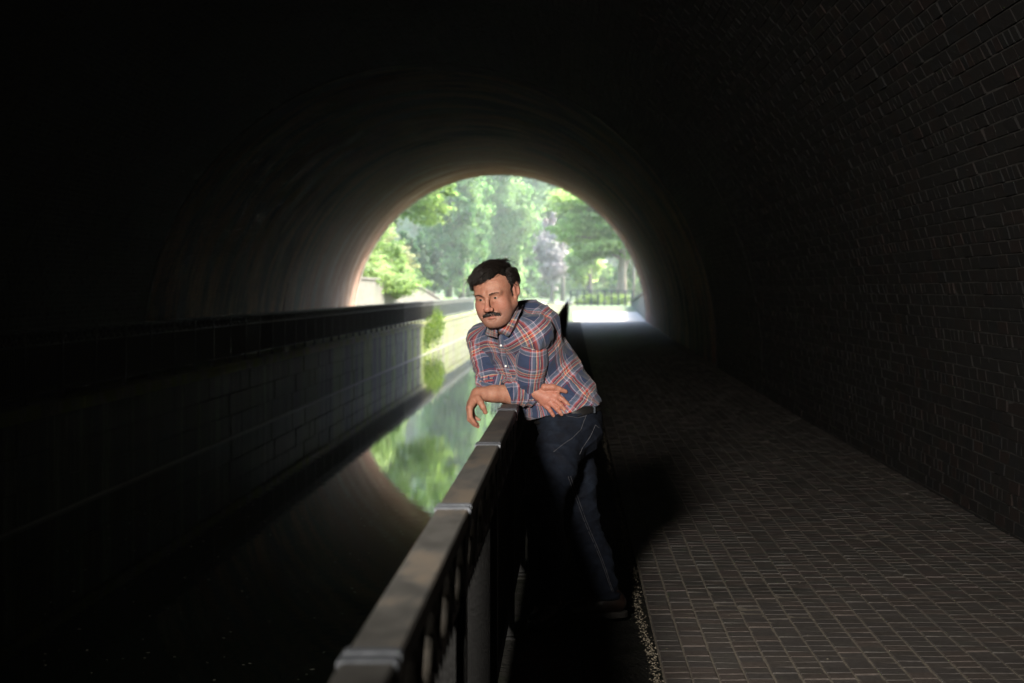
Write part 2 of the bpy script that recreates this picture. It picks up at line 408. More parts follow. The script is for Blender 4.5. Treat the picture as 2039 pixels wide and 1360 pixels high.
pm = []
for k in range(8):
    i = order[k*30]; ctr = np.array([(x0[i]+x1[i])/2, (ya[i]+yb[i])/2, 0])
    me = mesh_np('paver', V[i]-ctr, FP); set_tint(me, pcol[i]); me.materials.append(M['paver']); pm.append(me)
for i in order:
    o = bpy.data.objects.new('paver', pm[int(RNG.integers(0, 8))]); C.objects.link(o); o.parent = towpath
    o.location = ((x0[i]+x1[i])/2, (ya[i]+yb[i])/2, hz[i]*.5)
# the far stretch, too far to see single pavers
M['farpave'] = mat_noise('far paving', (.065, .058, .052), (.1, .088, .078), 20, .7, .4, 60)
me = mesh_np('far_paving', [(.335, 46.0, -.002), (3.4, 46.0, -.002), (3.4, PORTAL, -.002), (.335, PORTAL, -.002)], [(0, 1, 2, 3)])
link('far_paving', me, M['farpave'], towpath)
# strip of silt at the foot of the right wall
me = mesh_np('wall_gutter', [(2.44, Y0, -.012), (2.62, Y0, -.004), (2.62, 46, -.004), (2.44, 46, -.012)], [(0, 1, 2, 3)])
tag(link('wall_gutter', me, M['coping']), kind='structure')

# coping slabs and the dark muddy strip between them and the pavers
strip_v = []; ys = np.arange(3.0, 81.0, .08); xs = np.linspace(.045, .335, 7)
XX, YY = np.meshgrid(xs, ys); ZZ = -.022+.010*np.sin(XX*60+YY*7)*np.sin(YY*11)+RNG.normal(0, .004, XX.shape)
V_ = np.stack([XX, YY, ZZ], -1).reshape(-1, 3); nx_ = len(xs)
i, j = np.meshgrid(np.arange(len(ys)-1), np.arange(nx_-1), indexing='ij'); a = (i*nx_+j).ravel()
tag(link('muddy_strip', mesh_np('muddy_strip', V_, np.stack([a, a+1, a+nx_+1, a+nx_], 1), True), M['coping']), kind='structure')
cop = tag(link('canal_edge', mesh_np('canal_edge', [(-.40, Y0, -.06), (.2, Y0, -.06), (.2, 126, -.06), (-.40, 126, -.06), (-.40, Y0, -1.8), (-.40, 126, -1.8)], [(0, 1, 2, 3), (0, 3, 5, 4)]), M['coping']), kind='structure')
sm = MB(); sm.box(-.215, 0, -.09, .235, 1.19, 0, .008); slab = None
for k in range(70):
    if slab is None: slab = sm.build('coping_slab', M['coping'], cop); slab.location = (-.2, -2, -.002)
    else:
        o = bpy.data.objects.new('coping_slab', slab.data); C.objects.link(o); o.parent = cop
        o.location = (-.2+random.uniform(-.004, .004), -2+k*1.2, -.002+random.uniform(-.003, .003))

# grit and leaf litter caught against the edge of the pavers
def scatter_bits(name, n, fx, mat, smin_, smax_, flat=.5):
    V = []; F = []
    for k in range(n):
        x, y, z = fx(); s = random.uniform(smin_, smax_); a = random.random()*6.28
        ca, sa = math.cos(a)*s, math.sin(a)*s; b = len(V); h = s*flat*random.uniform(.3, 1)
        e = random.uniform(.3, .8)
        V += [(x-ca, y-sa, z), (x+sa*e, y-ca*e, z+h*.4), (x+ca, y+sa, z), (x-sa*e, y+ca*e, z+h*.3), (x, y, z+h)]
        F += [(b, b+1, b+4), (b+1, b+2, b+4), (b+2, b+3, b+4), (b+3, b, b+4)]
    me = bpy.data.meshes.new(name); me.from_pydata(V, [], F); me.update()
    return link(name, me, mat)
def gritpos():
    y = 5.5+random.random()**1.7*16
    return (.30+random.gauss(0, .011)+.008*math.sin(y*3), y, -.012)
g = scatter_bits('edge_grit', 2600, gritpos, M['grit'], .002, .0065, .8); tag(g, 'line of pale grit and leaf litter along the edge of the pavers', 'grit', kind='stuff')
def litpos():
    x = random.uniform(-.15, 2.5); return (x, random.uniform(6, 16), .004 if x > .33 else 0.0)
g = scatter_bits('leaf_litter', 260, litpos, M['grit'], .002, .006, .6); tag(g, 'scattered dry leaf fragments lying on the paved towpath', 'leaf litter', kind='stuff')
def waterpos():
    return (random.uniform(-5.8, -.9), random.uniform(12.5, 24), -1.436)
g = scatter_bits('floating_debris', 190, waterpos, M['debris'], .006, .022, .15); tag(g, 'scattered small leaves floating on the black canal water', 'floating leaves', kind='stuff')

# ================================================================== WATER
WZ = CAM_H-2.86
m, nt, n, b, L = mat_new('canal water')
b.inputs['Base Color'].default_value = (.006, .010, .007, 1); b.inputs['Roughness'].default_value = .02; b.inputs['IOR'].default_value = 1.333
b.inputs['Specular IOR Level'].default_value = .5
geo = node(nt, 'ShaderNodeNewGeometry'); mp = node(nt, 'ShaderNodeMapping'); mp.inputs['Scale'].default_value = (.8, 2.6, 1)
L.new(geo.outputs['Position'], mp.inputs[0])
nz = node(nt, 'ShaderNodeTexNoise', i_Scale=1.6, i_Detail=3, i_Roughness=.5); L.new(mp.outputs[0], nz.inputs['Vector'])
bp = node(nt, 'ShaderNodeBump', i_Strength=.055, i_Distance=.012); L.new(nz.outputs['Fac'], bp.inputs['Height']); L.new(bp.outputs[0], b.inputs['Normal'])
M['water'] = m
me = mesh_np('canal_water', [(-80, Y0, WZ), (120, Y0, WZ), (120, 520, WZ), (-80, 520, WZ)], [(0, 1, 2, 3)])
tag(link('canal_water', me, M['water']), kind='structure')
me = mesh_np('ground', [(-1500, -1500, -3.2), (1500, -1500, -3.2), (1500, 1500, -3.2), (-1500, 1500, -3.2)], [(0, 1, 2, 3)])
tag(link('ground', me, M['soil']), kind='structure')

# ================================================================== LEFT CANAL WALL
XL = -6.62
def mat_cwall():
    m, nt, n, b, L = mat_new('canal wall stone')
    geo = node(nt, 'ShaderNodeNewGeometry'); sep = node(nt, 'ShaderNodeSeparateXYZ'); L.new(geo.outputs['Position'], sep.inputs[0])
    nz = node(nt, 'ShaderNodeTexNoise', i_Scale=1.3, i_Detail=8, i_Roughness=.7); mp = node(nt, 'ShaderNodeMapping'); mp.inputs['Scale'].default_value = (1, 2.2, .10)
    L.new(geo.outputs['Position'], mp.inputs[0]); L.new(mp.outputs[0], nz.inputs['Vector'])
    # dark streaked stone in the tunnel, paler stone in the open beyond it
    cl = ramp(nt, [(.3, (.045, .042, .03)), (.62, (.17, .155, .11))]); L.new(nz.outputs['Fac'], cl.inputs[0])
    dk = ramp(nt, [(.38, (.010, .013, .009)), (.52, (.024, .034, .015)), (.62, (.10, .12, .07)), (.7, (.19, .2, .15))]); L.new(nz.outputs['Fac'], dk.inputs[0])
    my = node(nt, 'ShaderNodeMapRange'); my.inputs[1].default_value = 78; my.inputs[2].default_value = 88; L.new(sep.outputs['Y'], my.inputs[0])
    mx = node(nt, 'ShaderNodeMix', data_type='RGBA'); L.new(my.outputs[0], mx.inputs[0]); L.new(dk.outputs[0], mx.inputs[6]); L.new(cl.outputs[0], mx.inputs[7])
    # moss: streaks running down and a damp band in the open
    n2 = node(nt, 'ShaderNodeTexNoise', i_Scale=.8, i_Detail=6, i_Roughness=.65); mp2 = node(nt, 'ShaderNodeMapping'); mp2.inputs['Scale'].default_value = (1, 1, .12)
    L.new(geo.outputs['Position'], mp2.inputs[0]); L.new(mp2.outputs[0], n2.inputs['Vector'])
    r2 = ramp(nt, [(.44, (0, 0, 0)), (.58, (1, 1, 1))]); L.new(n2.outputs['Fac'], r2.inputs[0])
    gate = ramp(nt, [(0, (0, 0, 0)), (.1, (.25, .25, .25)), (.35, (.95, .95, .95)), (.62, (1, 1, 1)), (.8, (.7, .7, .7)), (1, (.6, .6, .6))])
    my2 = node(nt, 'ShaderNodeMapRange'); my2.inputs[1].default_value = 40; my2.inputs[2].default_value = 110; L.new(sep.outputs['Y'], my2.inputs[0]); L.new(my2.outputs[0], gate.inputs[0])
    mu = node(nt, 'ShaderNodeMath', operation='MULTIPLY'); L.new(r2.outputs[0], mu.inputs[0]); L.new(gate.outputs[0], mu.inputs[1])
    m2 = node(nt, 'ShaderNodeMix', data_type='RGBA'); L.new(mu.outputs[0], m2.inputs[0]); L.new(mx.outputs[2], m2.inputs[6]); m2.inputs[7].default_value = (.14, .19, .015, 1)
    L.new(m2.outputs[2], b.inputs['Base Color']); b.inputs['Roughness'].default_value = .8
    bp = node(nt, 'ShaderNodeBump', i_Strength=.5, i_Distance=.02); L.new(nz.outputs['Fac'], bp.inputs['Height']); L.new(bp.outputs[0], b.inputs['Normal'])
    return m
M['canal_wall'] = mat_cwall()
def flat_early(n_, c_):
    m, nt, n, b, L = mat_new(n_); b.inputs['Base Color'].default_value = (*c_, 1); b.inputs['Roughness'].default_value = .8; return m
def Xleft(y):  # left edge of the canal; it bends right far beyond the portal
    y = np.asarray(y, float); return np.where(y < 170, XL, XL+(y-170)**2/420)
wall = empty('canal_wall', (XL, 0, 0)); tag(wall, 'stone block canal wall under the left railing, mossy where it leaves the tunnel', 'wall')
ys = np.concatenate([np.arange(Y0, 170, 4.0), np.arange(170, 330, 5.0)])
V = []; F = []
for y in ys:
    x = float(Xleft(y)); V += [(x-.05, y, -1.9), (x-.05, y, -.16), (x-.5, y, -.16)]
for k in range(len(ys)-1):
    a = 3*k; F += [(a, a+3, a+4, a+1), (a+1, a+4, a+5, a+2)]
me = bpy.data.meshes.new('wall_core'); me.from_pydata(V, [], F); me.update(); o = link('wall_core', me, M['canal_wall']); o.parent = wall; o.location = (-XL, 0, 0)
# dressed blocks in four courses, joined; a single block is under 5 pixels here
V = []; F = []
for c_ in range(4):
    z0 = -1.84+c_*.42; y = 12+(c_ % 2)*.5
    while y < 168:
        l_ = random.uniform(.8, 1.2); pr = random.uniform(-.006, .012); b_ = len(V); g_ = .009
        V += [(XL+pr, y+g_, z0+g_), (XL+pr, y+l_-g_, z0+g_), (XL+pr, y+l_-g_, z0+.42-g_), (XL+pr, y+g_, z0+.42-g_),
              (XL-.05, y+g_, z0+g_), (XL-.05, y+l_-g_, z0+g_), (XL-.05, y+l_-g_, z0+.42-g_), (XL-.05, y+g_, z0+.42-g_)]
        F += [(b_, b_+1, b_+2, b_+3), (b_, b_+4, b_+5, b_+1), (b_+1, b_+5, b_+6, b_+2), (b_+2, b_+6, b_+7, b_+3), (b_+3, b_+7, b_+4, b_+0)]
        y += l_
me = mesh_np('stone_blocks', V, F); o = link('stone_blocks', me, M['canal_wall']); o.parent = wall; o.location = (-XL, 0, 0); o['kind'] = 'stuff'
td = MB(); td.box(-.04, 12, WZ-.03, .022, 168, WZ+.035); td.build('tide_line', flat_early('mineral tide line', (.20, .20, .17)), wall)
# coping on top of the wall
M['mosscop'] = mat_noise('mossy coping', (.10, .10, .07), (.26, .25, .18), 3, .9, .5, 20, c3=(.17, .2, .03), s3=1.1, t3=(.42, .55))
cm = MB(); cm.box(-.42, 0, -.165, .05, 1.98, 0, .01); cs_ = None
for k in range(78):
    yy = 12+k*2.0
    if cs_ is None: cs_ = cm.build('coping_stone', M['mosscop'], wall); cs_.location = (0, yy, 0)
    else:
        o = bpy.data.objects.new('coping_stone', cs_.data); C.objects.link(o); o.parent = wall; o.location = (random.uniform(-.004, .004), yy, random.uniform(-.003, .003))
# left path
me = mesh_np('far_path', [(-10.6, Y0, -.02), (XL-.4, Y0, -.02), (XL-.4, PORTAL+4, -.02), (-10.6, PORTAL+4, -.02)], [(0, 1, 2, 3)])
tag(link('far_path', me, M['mosscop']), kind='structure')

# ================================================================== RAILINGS
PL = 1.64
def ramp_z(y): return max(0.0, min(1.0, (y-88)/32))*.36
def add_curve_band(mb, pts, w, th):
    """flat bar following pts in the (y,z) plane, w wide in x, th thick"""
    n_ = len(pts); b_ = len(mb.v); vs = []
    for i, (y, z) in enumerate(pts):
        y2, z2 = pts[min(i+1, n_-1)]; y1, z1 = pts[max(i-1, 0)]; l_ = math.hypot(y2-y1, z2-z1); ny, nz_ = -(z2-z1)/l_*th/2, (y2-y1)/l_*th/2
        vs += [(-w/2, y+ny, z+nz_), (w/2, y+ny, z+nz_), (w/2, y-ny, z-nz_), (-w/2, y-ny, z-nz_)]
    fs = []
    for i in range(n_-1):
        for k in range(4): fs.append((4*i+k, 4*i+(k+1) % 4, 4*i+4+(k+1) % 4, 4*i+4+k))
    mb.add(vs, fs)
def g_toprail():
    m_ = MB(); m_.box(-.037, .03, .895, .037, PL-.03, .932, .004); return m_
def g_clamp():
    m_ = MB()
    for y in (-.044, .008): m_.box(-.0405, y, .885, .0405, y+.036, .9365, .004)
    return m_
def g_post():
    m_ = MB(); m_.box(-.03, -.03, -.03, .03, .03, .8945, 0); m_.box(-.05, -.055, -.035, .05, .055, .012, .003); return m_
def g_rails():
    m_ = MB(); m_.box(-.017, .03, .105, .017, PL-.03, .125); m_.box(-.017, .03, .715, .017, PL-.03, .735); return m_
BAYS = 4; BW = (PL-.06)/BAYS
def g_hoops():
    m_ = MB()
    for k in range(BAYS):
        y0 = .03+k*BW
        up = [(y0+BW*q/10, .742+.145*math.sin(math.pi*q/10)) for q in range(11)]
        add_curve_band(m_, up, .056, .016)
        dn = [(y0+BW*q/10, .888-.145*math.sin(math.pi*q/10)) for q in range(11)]
        add_curve_band(m_, dn, .050, .016)
    return m_
bar_y = [.03+(k+.5)*(PL-.06)/16 for k in range(16)]
def g_bar():
    m_ = MB(); m_.box(-.011, -.006, .1255, .011, .006, .7145); return m_
M['steel_black'] = mat_noise('black painted steel', (.004, .004, .004), (.009, .009, .0085), 25, .6, .2, 80, spec=.2)
gm = {}
for k, f_ in dict(top_rail=g_toprail, clamp=g_clamp, post=g_post, rails=g_rails, hoops=g_hoops, bar=g_bar).items():
    q = f_(); me = bpy.data.meshes.new(k); me.from_pydata(q.v, [], q.f); me.update()
    me.materials.append(M['railtop'] if k == 'top_rail' else M['clamp'] if k == 'clamp' else M['hoop'] if k == 'hoops' else M['steel_black']); gm[k] = me
q = MB()
for y in bar_y:
    t_ = g_bar(); q.add([(a, b_+y, c_) for a, b_, c_ in t_.v], t_.f)
me = bpy.data.meshes.new('bars'); me.from_pydata(q.v, [], q.f); me.materials.append(M['steel_black']); gm['bars'] = me
def railing(x, ystart, npan, label, cat, grp, nsingle, zf, sets=None):
    G = gm
    root = empty('railing', (x, ystart, 0)); tag(root, label, cat)
    for k in range(npan):
        if sets: G = sets(k)
        y = k*PL; z = zf(ystart+y); z2 = zf(ystart+y+PL)
        pan = link('top_rail', G['top_rail'], None, root); pan.location = (0, y, z)
        if z2 != z: pan.rotation_euler = (math.atan2(z2-z, PL), 0, 0)
        for nm in ('clamp', 'post'):
            o = bpy.data.objects.new(nm, G[nm]); C.objects.link(o); o.parent = root; o.location = (0, y, z)
        o = bpy.data.objects.new('lower_rails', G['rails']); C.objects.link(o); o.parent = pan
        o = bpy.data.objects.new('hoops', G['hoops']); C.objects.link(o); o.parent = pan
        if k < nsingle:
            for by in bar_y:
                o = bpy.data.objects.new('bar', G['bar']); C.objects.link(o); o.parent = pan; o.location = (0, by, 0)
        else:
            o = bpy.data.objects.new('bars', G['bars']); C.objects.link(o); o.parent = pan; o['kind'] = 'stuff'
    return root
railing(-.2695, 2.375-PL, 68, 'black steel railing with hooped panels and worn flat top rail the man leans on', 'railing', None, 18, lambda y: 0.0)
def mset(m_):
    out = {}
    for k in ('bars', 'hoops', 'rails', 'top_rail', 'post', 'clamp'):
        me = gm[k].copy(); me.materials.clear(); me.materials.append(m_); out[k] = me
    return out
# same steel, dark to pale: tunnel shade and daylight put into its colour
S_in = mset(mat_noise('shaded steel', (.004, .004, .004), (.009, .009, .009), 12, .7, .15, 80, spec=.25))
S_mid = mset(mat_noise('half shaded steel', (.012, .012, .012), (.03, .03, .028), 12, .6, .15, 80))
S_mid2 = mset(mat_noise('half daylit steel', (.03, .032, .028), (.07, .07, .062), 12, .6, .15, 80))
S_out = mset(mat_noise('daylit pale steel', (.09, .10, .08), (.17, .18, .145), 12, .6, .15, 80))
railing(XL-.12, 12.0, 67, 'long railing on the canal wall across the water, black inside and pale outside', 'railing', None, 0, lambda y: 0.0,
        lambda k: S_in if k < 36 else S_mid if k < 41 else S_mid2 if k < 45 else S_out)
# the stretch beyond the portal where the railing turns across the view
root = empty('railing', (-.2, 125.2, ramp_z(125))); tag(root, 'short sunlit railing crossing behind the bright path beyond the portal', 'railing')
m_ = MB(); m_.box(0, -.035, 1.0, 4.4, .035, 1.06); M['steel_grey'] = mat_noise('grey steel', (.04, .042, .038), (.08, .082, .075), 12, .6, .15, 80); m_.build('top_rail', M['steel_grey'], root)
m_ = MB(); m_.box(0, -.02, .80, 4.4, .02, .84); m_.box(0, -.02, .08, 4.4, .02, .11); m_.build('lower_rails', M['steel_grey'], root)
pm_ = MB(); pm_.box(-.05, -.05, -.1, .05, .05, .9995); p_ = None
for k in range(10):
    if p_ is None: p_ = pm_.build('post', M['steel_grey'], root); p_.location = (.02+k*.48, 0, 0)
    else: o = bpy.data.objects.new('post', p_.data); C.objects.link(o); o.parent = root; o.location = (.02+k*.48, 0, 0)
bm_ = MB(); bm_.box(-.012, -.012, .1105, .012, .012, .7995); b_o = None
for k in range(10):
    for q in range(4):
        x = .02+k*.48+.096*(q+1)
        if x > 4.38: continue
        if b_o is None: b_o = bm_.build('bar', M['steel_grey'], root); b_o.location = (x, 0, 0)
        else: o = bpy.data.objects.new('bar', b_o.data); C.objects.link(o); o.parent = root; o.location = (x, 0, 0)

# ================================================================== OUTSIDE GROUND
def Xright(y): y = np.asarray(y, float); return np.where(y < 127, -.42, -.42+(y-127)**2/26)
def bank(name, side, y_list, us, hf, mat):
    V = []; nu = len(us)
    for y in y_list:
        xb = float(Xleft(y)) if side < 0 else float(Xright(y))
        for u in us:
            V.append((xb+side*u, y, hf(u, y)))
    ny = len(y_list); i, j = np.meshgrid(np.arange(ny-1), np.arange(nu-1), indexing='ij'); a = (i*nu+j).ravel()
    Fq = np.stack([a, a+1, a+nu+1, a+nu], 1)
    if side < 0: Fq = Fq[:, ::-1]
    return tag(link(name, mesh_np(name, V, Fq, True), mat), kind='structure')
def hl(u, y):
    f = max(0, min(1, (y-84)/45)); f2 = max(0, min(1, (y-128)/30))
    flat = 4.15+f2*3.4
    h = .0 if u < flat else (1.7*(1-f2) if u < flat+1.0 else 1.7*(1-f2)+(u-flat-1)*(.42*(1-f2)+.03*f2))
    return h+.12*math.sin(u*.9+y*.3)*(u > flat)-.03
def hr(u, y):
    f = max(0, min(1, (y-128)/20)); base = ramp_z(y)
    flat = 4.35+f*3
    return base-.03+(0 if u < flat else (u-flat)*(.38-.26*f)+.1*math.sin(u+y*.2))
ylist = np.concatenate([np.arange(81.5, 132, 1.5), np.arange(132, 460, 6.0)])
bank('left_bank', -1, ylist, [.4, 1.5, 2.6, 3.4, 4.1, 4.2, 5.2, 6, 7, 9, 12, 16, 22, 30, 45, 70, 120], hl, M['soil'])
bank('right_bank', 1, np.concatenate([np.arange(81.5, 150, 1.5)]), [0, .6, 1.5, 2.5, 3.6, 4.35, 5, 6, 8, 11, 15, 22, 32, 50, 90, 160], hr, M['soil'])
# pale gravel path
V = []; ys = np.arange(81.0, 103.9, 1.0)
for y in ys: V += [(.02, y, ramp_z(y)+.004), (3.75, y, ramp_z(y)+.004)]
me = mesh_np('gravel_path', V, [(2*k, 2*k+1, 2*k+3, 2*k+2) for k in range(len(ys)-1)])
tag(link('gravel_path', me, M['gravel']), kind='structure')

def wing_wall(x0f, topf, ys, th, side, label):
    """a battered stone wall running along Y; side +1 stands right of the path"""
    root = empty('wing_wall', (0, float(ys[0]), 0)); tag(root, label, 'wall')
    V = []; F = []
    for y in ys:
        x = x0f(y); t_ = topf(y)
        bt = .12*t_
        V += [(x, y, -.1), (x+side*bt, y, t_), (x+side*(bt+th), y, t_), (x+side*(bt+th), y, -.1)]
    for k in range(len(ys)-1):
        a = 4*k
        for s_ in range(3): F.append((a+s_, a+s_+1, a+4+s_+1, a+4+s_))
    F += [(0, 3, 2, 1), (len(V)-4, len(V)-3, len(V)-2, len(V)-1)]
    me = bpy.data.meshes.new('wall'); me.from_pydata([(a, b_-float(ys[0]), c_) for a, b_, c_ in V], [], F); me.update(); link('wall', me, M['stone'], root)
    # coping along the top
    cp = MB()
    for k in range(len(ys)-1):
        y, y2 = ys[k], ys[k+1]; vs = []
        for yy, e in ((y, .01), (y2, -.01)):
            x = x0f(yy)+side*.12*topf(yy); t_ = topf(yy)
            for dx, dz in ((-.08*side, 0.004), (side*(th+.05), 0.004), (side*(th+.05), .12), (-.08*side, .12)): vs.append((x+dx, yy+e-float(ys[0]), t_+dz))
        q_ = MB(); q_.add(vs, [(0, 1, 2, 3), (4, 7, 6, 5), (0, 4, 5, 1), (1, 5, 6, 2), (2, 6, 7, 3), (3, 7, 4, 0)])
        q_.build('coping_stone', M['stone'], root)
    return root
wing_wall(lambda y: -9.98+max(0, y-104)*.035, lambda y: 1.95 if y < 102 else .45+1.5*math.cos(min(1, (y-102)/26)*math.pi/2), np.arange(81.5, 128.1, 1.55), .5, -1,
          'pale stone wing wall sloping down beyond the left railing, under the ivy')
wing_wall(lambda y: 3.42+max(0, y-82)*.012, lambda y: 1.5-.9*min(1, (y-81.6)/40), np.arange(81.6, 124, 1.7), .5, 1,
          'pale stone wing wall sloping down at the right side of the bright path')
# ================================================================== VEGETATION
def leaf_mat(name, cols, trans=.6):
    m, nt, n, b, L = mat_new(name)
    at = node(nt, 'ShaderNodeAttribute', attribute_name='tint')
    L.new(at.outputs['Color'], b.inputs['Base Color']); b.inputs['Roughness'].default_value = .6; b.inputs['Specular IOR Level'].default_value = .3
    tr = node(nt, 'ShaderNodeBsdfTranslucent'); L.new(at.outputs['Color'], tr.inputs[0])
    mx = node(nt, 'ShaderNodeMixShader'); mx.inputs[0].default_value = trans
    out = [x for x in n if x.type == 'OUTPUT_MATERIAL'][0]
    L.new(b.outputs[0], mx.inputs[1]); L.new(tr.outputs[0], mx.inputs[2]); L.new(mx.outputs[0], out.inputs[0]); return m
M['leaf'] = leaf_mat('leaves', None)

def leaves(centers, normals, sizes, cols, name):
    """one folded two-quad leaf spray per point"""
    n_ = len(centers); a = RNG.normal(0, 1, (n_, 3)); nrm = normals/np.linalg.norm(normals, axis=1, keepdims=True)
    u = np.cross(a, nrm); u /= np.linalg.norm(u, axis=1, keepdims=True)+1e-9; v = np.cross(nrm, u)
    s = sizes[:, None]; asp = RNG.uniform(.45, .8, (n_, 1)); fold = RNG.uniform(-.25, .35, (n_, 1))
    p = [centers-u*s, centers-v*s*asp+nrm*s*fold*-.5, centers+u*s*RNG.uniform(.8, 1.2, (n_, 1)), centers+v*s*asp*RNG.uniform(.7, 1.2, (n_, 1)), centers+nrm*s*fold]
    V = np.stack([p[0], p[1], p[2], p[3]], 1)
    me = mesh_np(name, V.reshape(-1, 3), np.arange(4*n_).reshape(-1, 4)); set_tint(me, np.repeat(cols, 4, 0)); return me

def crown_points(blobs, n, up=.35):
    """blobs: list of (center, radii). points in the outer half of each blob, in clumps"""
    w_ = np.array([b_[1][0]*b_[1][1]*b_[1][2] for b_ in blobs])**.7; w_ /= w_.sum()
    out = []; nr = []
    for (c_, r_), q in zip(blobs, w_):
        k = max(20, int(n*q)); ncl = max(8, k//45)
        d = RNG.normal(0, 1, (ncl, 3)); d /= np.linalg.norm(d, axis=1, keepdims=True)
        rr = RNG.uniform(.55, 1.08, (ncl, 1)); cl = d*rr
        idx = RNG.integers(0, ncl, k); sp = RNG.uniform(.07, .2, (ncl, 1))
        loc = cl[idx]+RNG.normal(0, 1, (k, 3))*sp[idx]*np.array([1, 1, .55])
        out.append(np.array(c_)+loc*np.array(r_)); nn = loc/np.array(r_)+RNG.normal(0, .55, (k, 3))/np.mean(r_); nn[:, 2] += up/np.mean(r_); nr.append(nn)
    return np.concatenate(out), np.concatenate(nr)

def tint_for(pts, c1, c2, jitter=.18, freq=.5):
    c1 = np.array(c1)*1.25; c2 = np.array(c2)*1.25
    s = .5+.5*np.sin(pts[:, 0]*freq*1.7+np.sin(pts[:, 2]*freq*2.1)*1.5+pts[:, 1]*freq)
    s = np.clip(s+RNG.normal(0, .25, len(pts)), 0, 1)[:, None]
    return (np.array(c1)*(1-s)+np.array(c2)*s)*RNG.uniform(1-jitter, 1+jitter, (len(pts), 1))

def tree(label, base, H, blobs, n, c1, c2, ls=.28, trunk_r=.25, lean=(0, 0), group=None, name='tree', cat='tree', bark='bark', limbs=6, stems=1, gap=.0):
    """blobs are given relative to the base"""
    root = empty(name, base); tag(root, label, cat, group)
    pts, nrm = crown_points(blobs, n)
    me = leaves(pts, nrm, RNG.uniform(.6, 1.35, len(pts))*ls, tint_for(pts, c1, c2), 'crown')
    link('crown', me, M['leaf'], root)
    top = max(b_[0][2] for b_ in blobs)
    for st_ in range(stems):
        mb = MB(); ox = (st_-(stems-1)/2)*trunk_r*4.2
        lx, ly = lean[0]+ox*.25+random.uniform(-.3, .3), lean[1]
        path = []; rr = []
        for k in range(7):
            t = k/6; path.append((ox+lx*t+math.sin(t*5+st_)*.12, ly*t+math.cos(t*4+st_)*.1, -.2+top*t)); rr.append(trunk_r*(1.25-.95*t if k else 1.5))
        mb.tube(path, rr, 9)
        if st_ == 0:
            for q in range(limbs):
                b_ = random.choice(blobs); t = random.uniform(.3, .75); k = int(t*6); p0 = np.array(path[k])
                p1 = np.array(b_[0])+RNG.normal(0, .3, 3)*np.array(b_[1])*.6; mid = (p0+p1)/2+np.array([0, 0, .1*H*random.random()])
                mb.tube([p0, mid, p1], [trunk_r*.45, trunk_r*.28, trunk_r*.08], 6)
        mb.build('trunk', M[bark], root, True)
    return root

def rblobs(w, d, h0, h1, k, jitter=.5):
    """k lobes filling a crown w wide, d deep, from height h0 to h1"""
    out = []
    for i in range(k):
        t = (i+.5)/k; z = h0+(h1-h0)*(t*.9+.05); q = math.sin(math.pi*min(1, .18+.75*t))
        a = random.uniform(0, 6.28); rr = random.uniform(.2, .75)*jitter
        r = (w*.5*q*random.uniform(.42, .62), d*.5*q*random.uniform(.42, .62), (h1-h0)*random.uniform(.13, .2))
        out.append(((math.cos(a)*w*.5*rr*2*q*.8, math.sin(a)*d*.5*rr*2*q*.8, z), r))
    out.append(((0, 0, (h0+h1)/2), (w*.28, d*.28, (h1-h0)*.42)))
    return out
def at(px, Y, z=None):
    return (float((px-VX)*Y/F_PX), float(Y), 0.0 if z is None else z)

G_b = ((.12, .20, .05), (.24, .33, .11))     # bright yellow green
G_m = ((.055, .13, .03), (.13, .24, .06))    # mid green
G_s = ((.07, .17, .05), (.2, .32, .11))     # soft bluish green
G_d = ((.02, .06, .025), (.06, .12, .04))    # dark undergrowth
# --- close to the portal, left
tree('bright ivy and bramble mound growing over the left wing wall', at(716, 96, 1.7), 4, [((0, 0, .5), (2.0, 5, 1.2)), ((-1.4, 1, 2.0), (1.8, 5, 1.5)), ((1.3, 4, .2), (1.1, 4, 1.1)), ((-3, 3, 3.6), (2, 4, 1.6)), ((.6, 6, 1.6), (1.3, 3, 1.3)), ((.4, 2, .1), (2.6, 4, .8)), ((-.6, 2, 3.0), (1.8, 4, 1.2))],
     30000, *G_b, ls=.13, trunk_r=.06, name='ivy_mound', cat='bush', limbs=3)
tree('bright leafy tree arching in from the left above the ivy', at(770, 125, 2.6), 14, [((-1, 0, 5.2), (3, 3, 1.7)), ((1.8, 0, 4.6), (2.3, 2.5, 1.5)), ((-2.2, 1, 7.6), (3.2, 3, 1.8)), ((2.2, 1, 7.2), (2.4, 3, 1.5)), ((3.6, -1, 5.4), (1.6, 2, 1.1)), ((0, 0, 9.5), (4, 3, 1.6)), ((-3, 0, 3.6), (2.5, 3, 1.4)), ((-1, 1, 12), (4, 3, 2)), ((2.5, 1, 14.5), (4, 3, 2)), ((-2, 0, 17), (4, 3, 2))],
     24000, (.09, .17, .03), (.22, .32, .08), ls=.17, trunk_r=.18, name='broadleaf_tree')
tree('shrub with pale drooping sprays hanging over the hedge on the left', at(778, 118, 2.2), 5, [((0, 0, 1.6), (1.4, 2, .9)), ((.9, 0, .6), (.9, 1.5, .8)), ((-1.2, 0, 2.8), (1.4, 2, .9))],
     4500, (.16, .19, .08), (.32, .33, .17), ls=.12, trunk_r=.07, name='shrub', cat='shrub', limbs=3)
for q, (px, Y, zz, lab) in enumerate([(808, 158, .4, 'dark undergrowth tree with twin thin trunks behind the wing wall'), (835, 170, .4, 'dark undergrowth tree right of the twin-trunked one, above the pale bush'), (862, 185, .4, 'dark green tree between the pale bush and the big bluish tree')]):
    tree(lab, at(px, Y, zz), 8, rblobs(3.6, 4, .4, 6.5, 6), 4500, *G_d, ls=.2, trunk_r=.14, name='small_tree', stems=2 if q == 0 else 1)
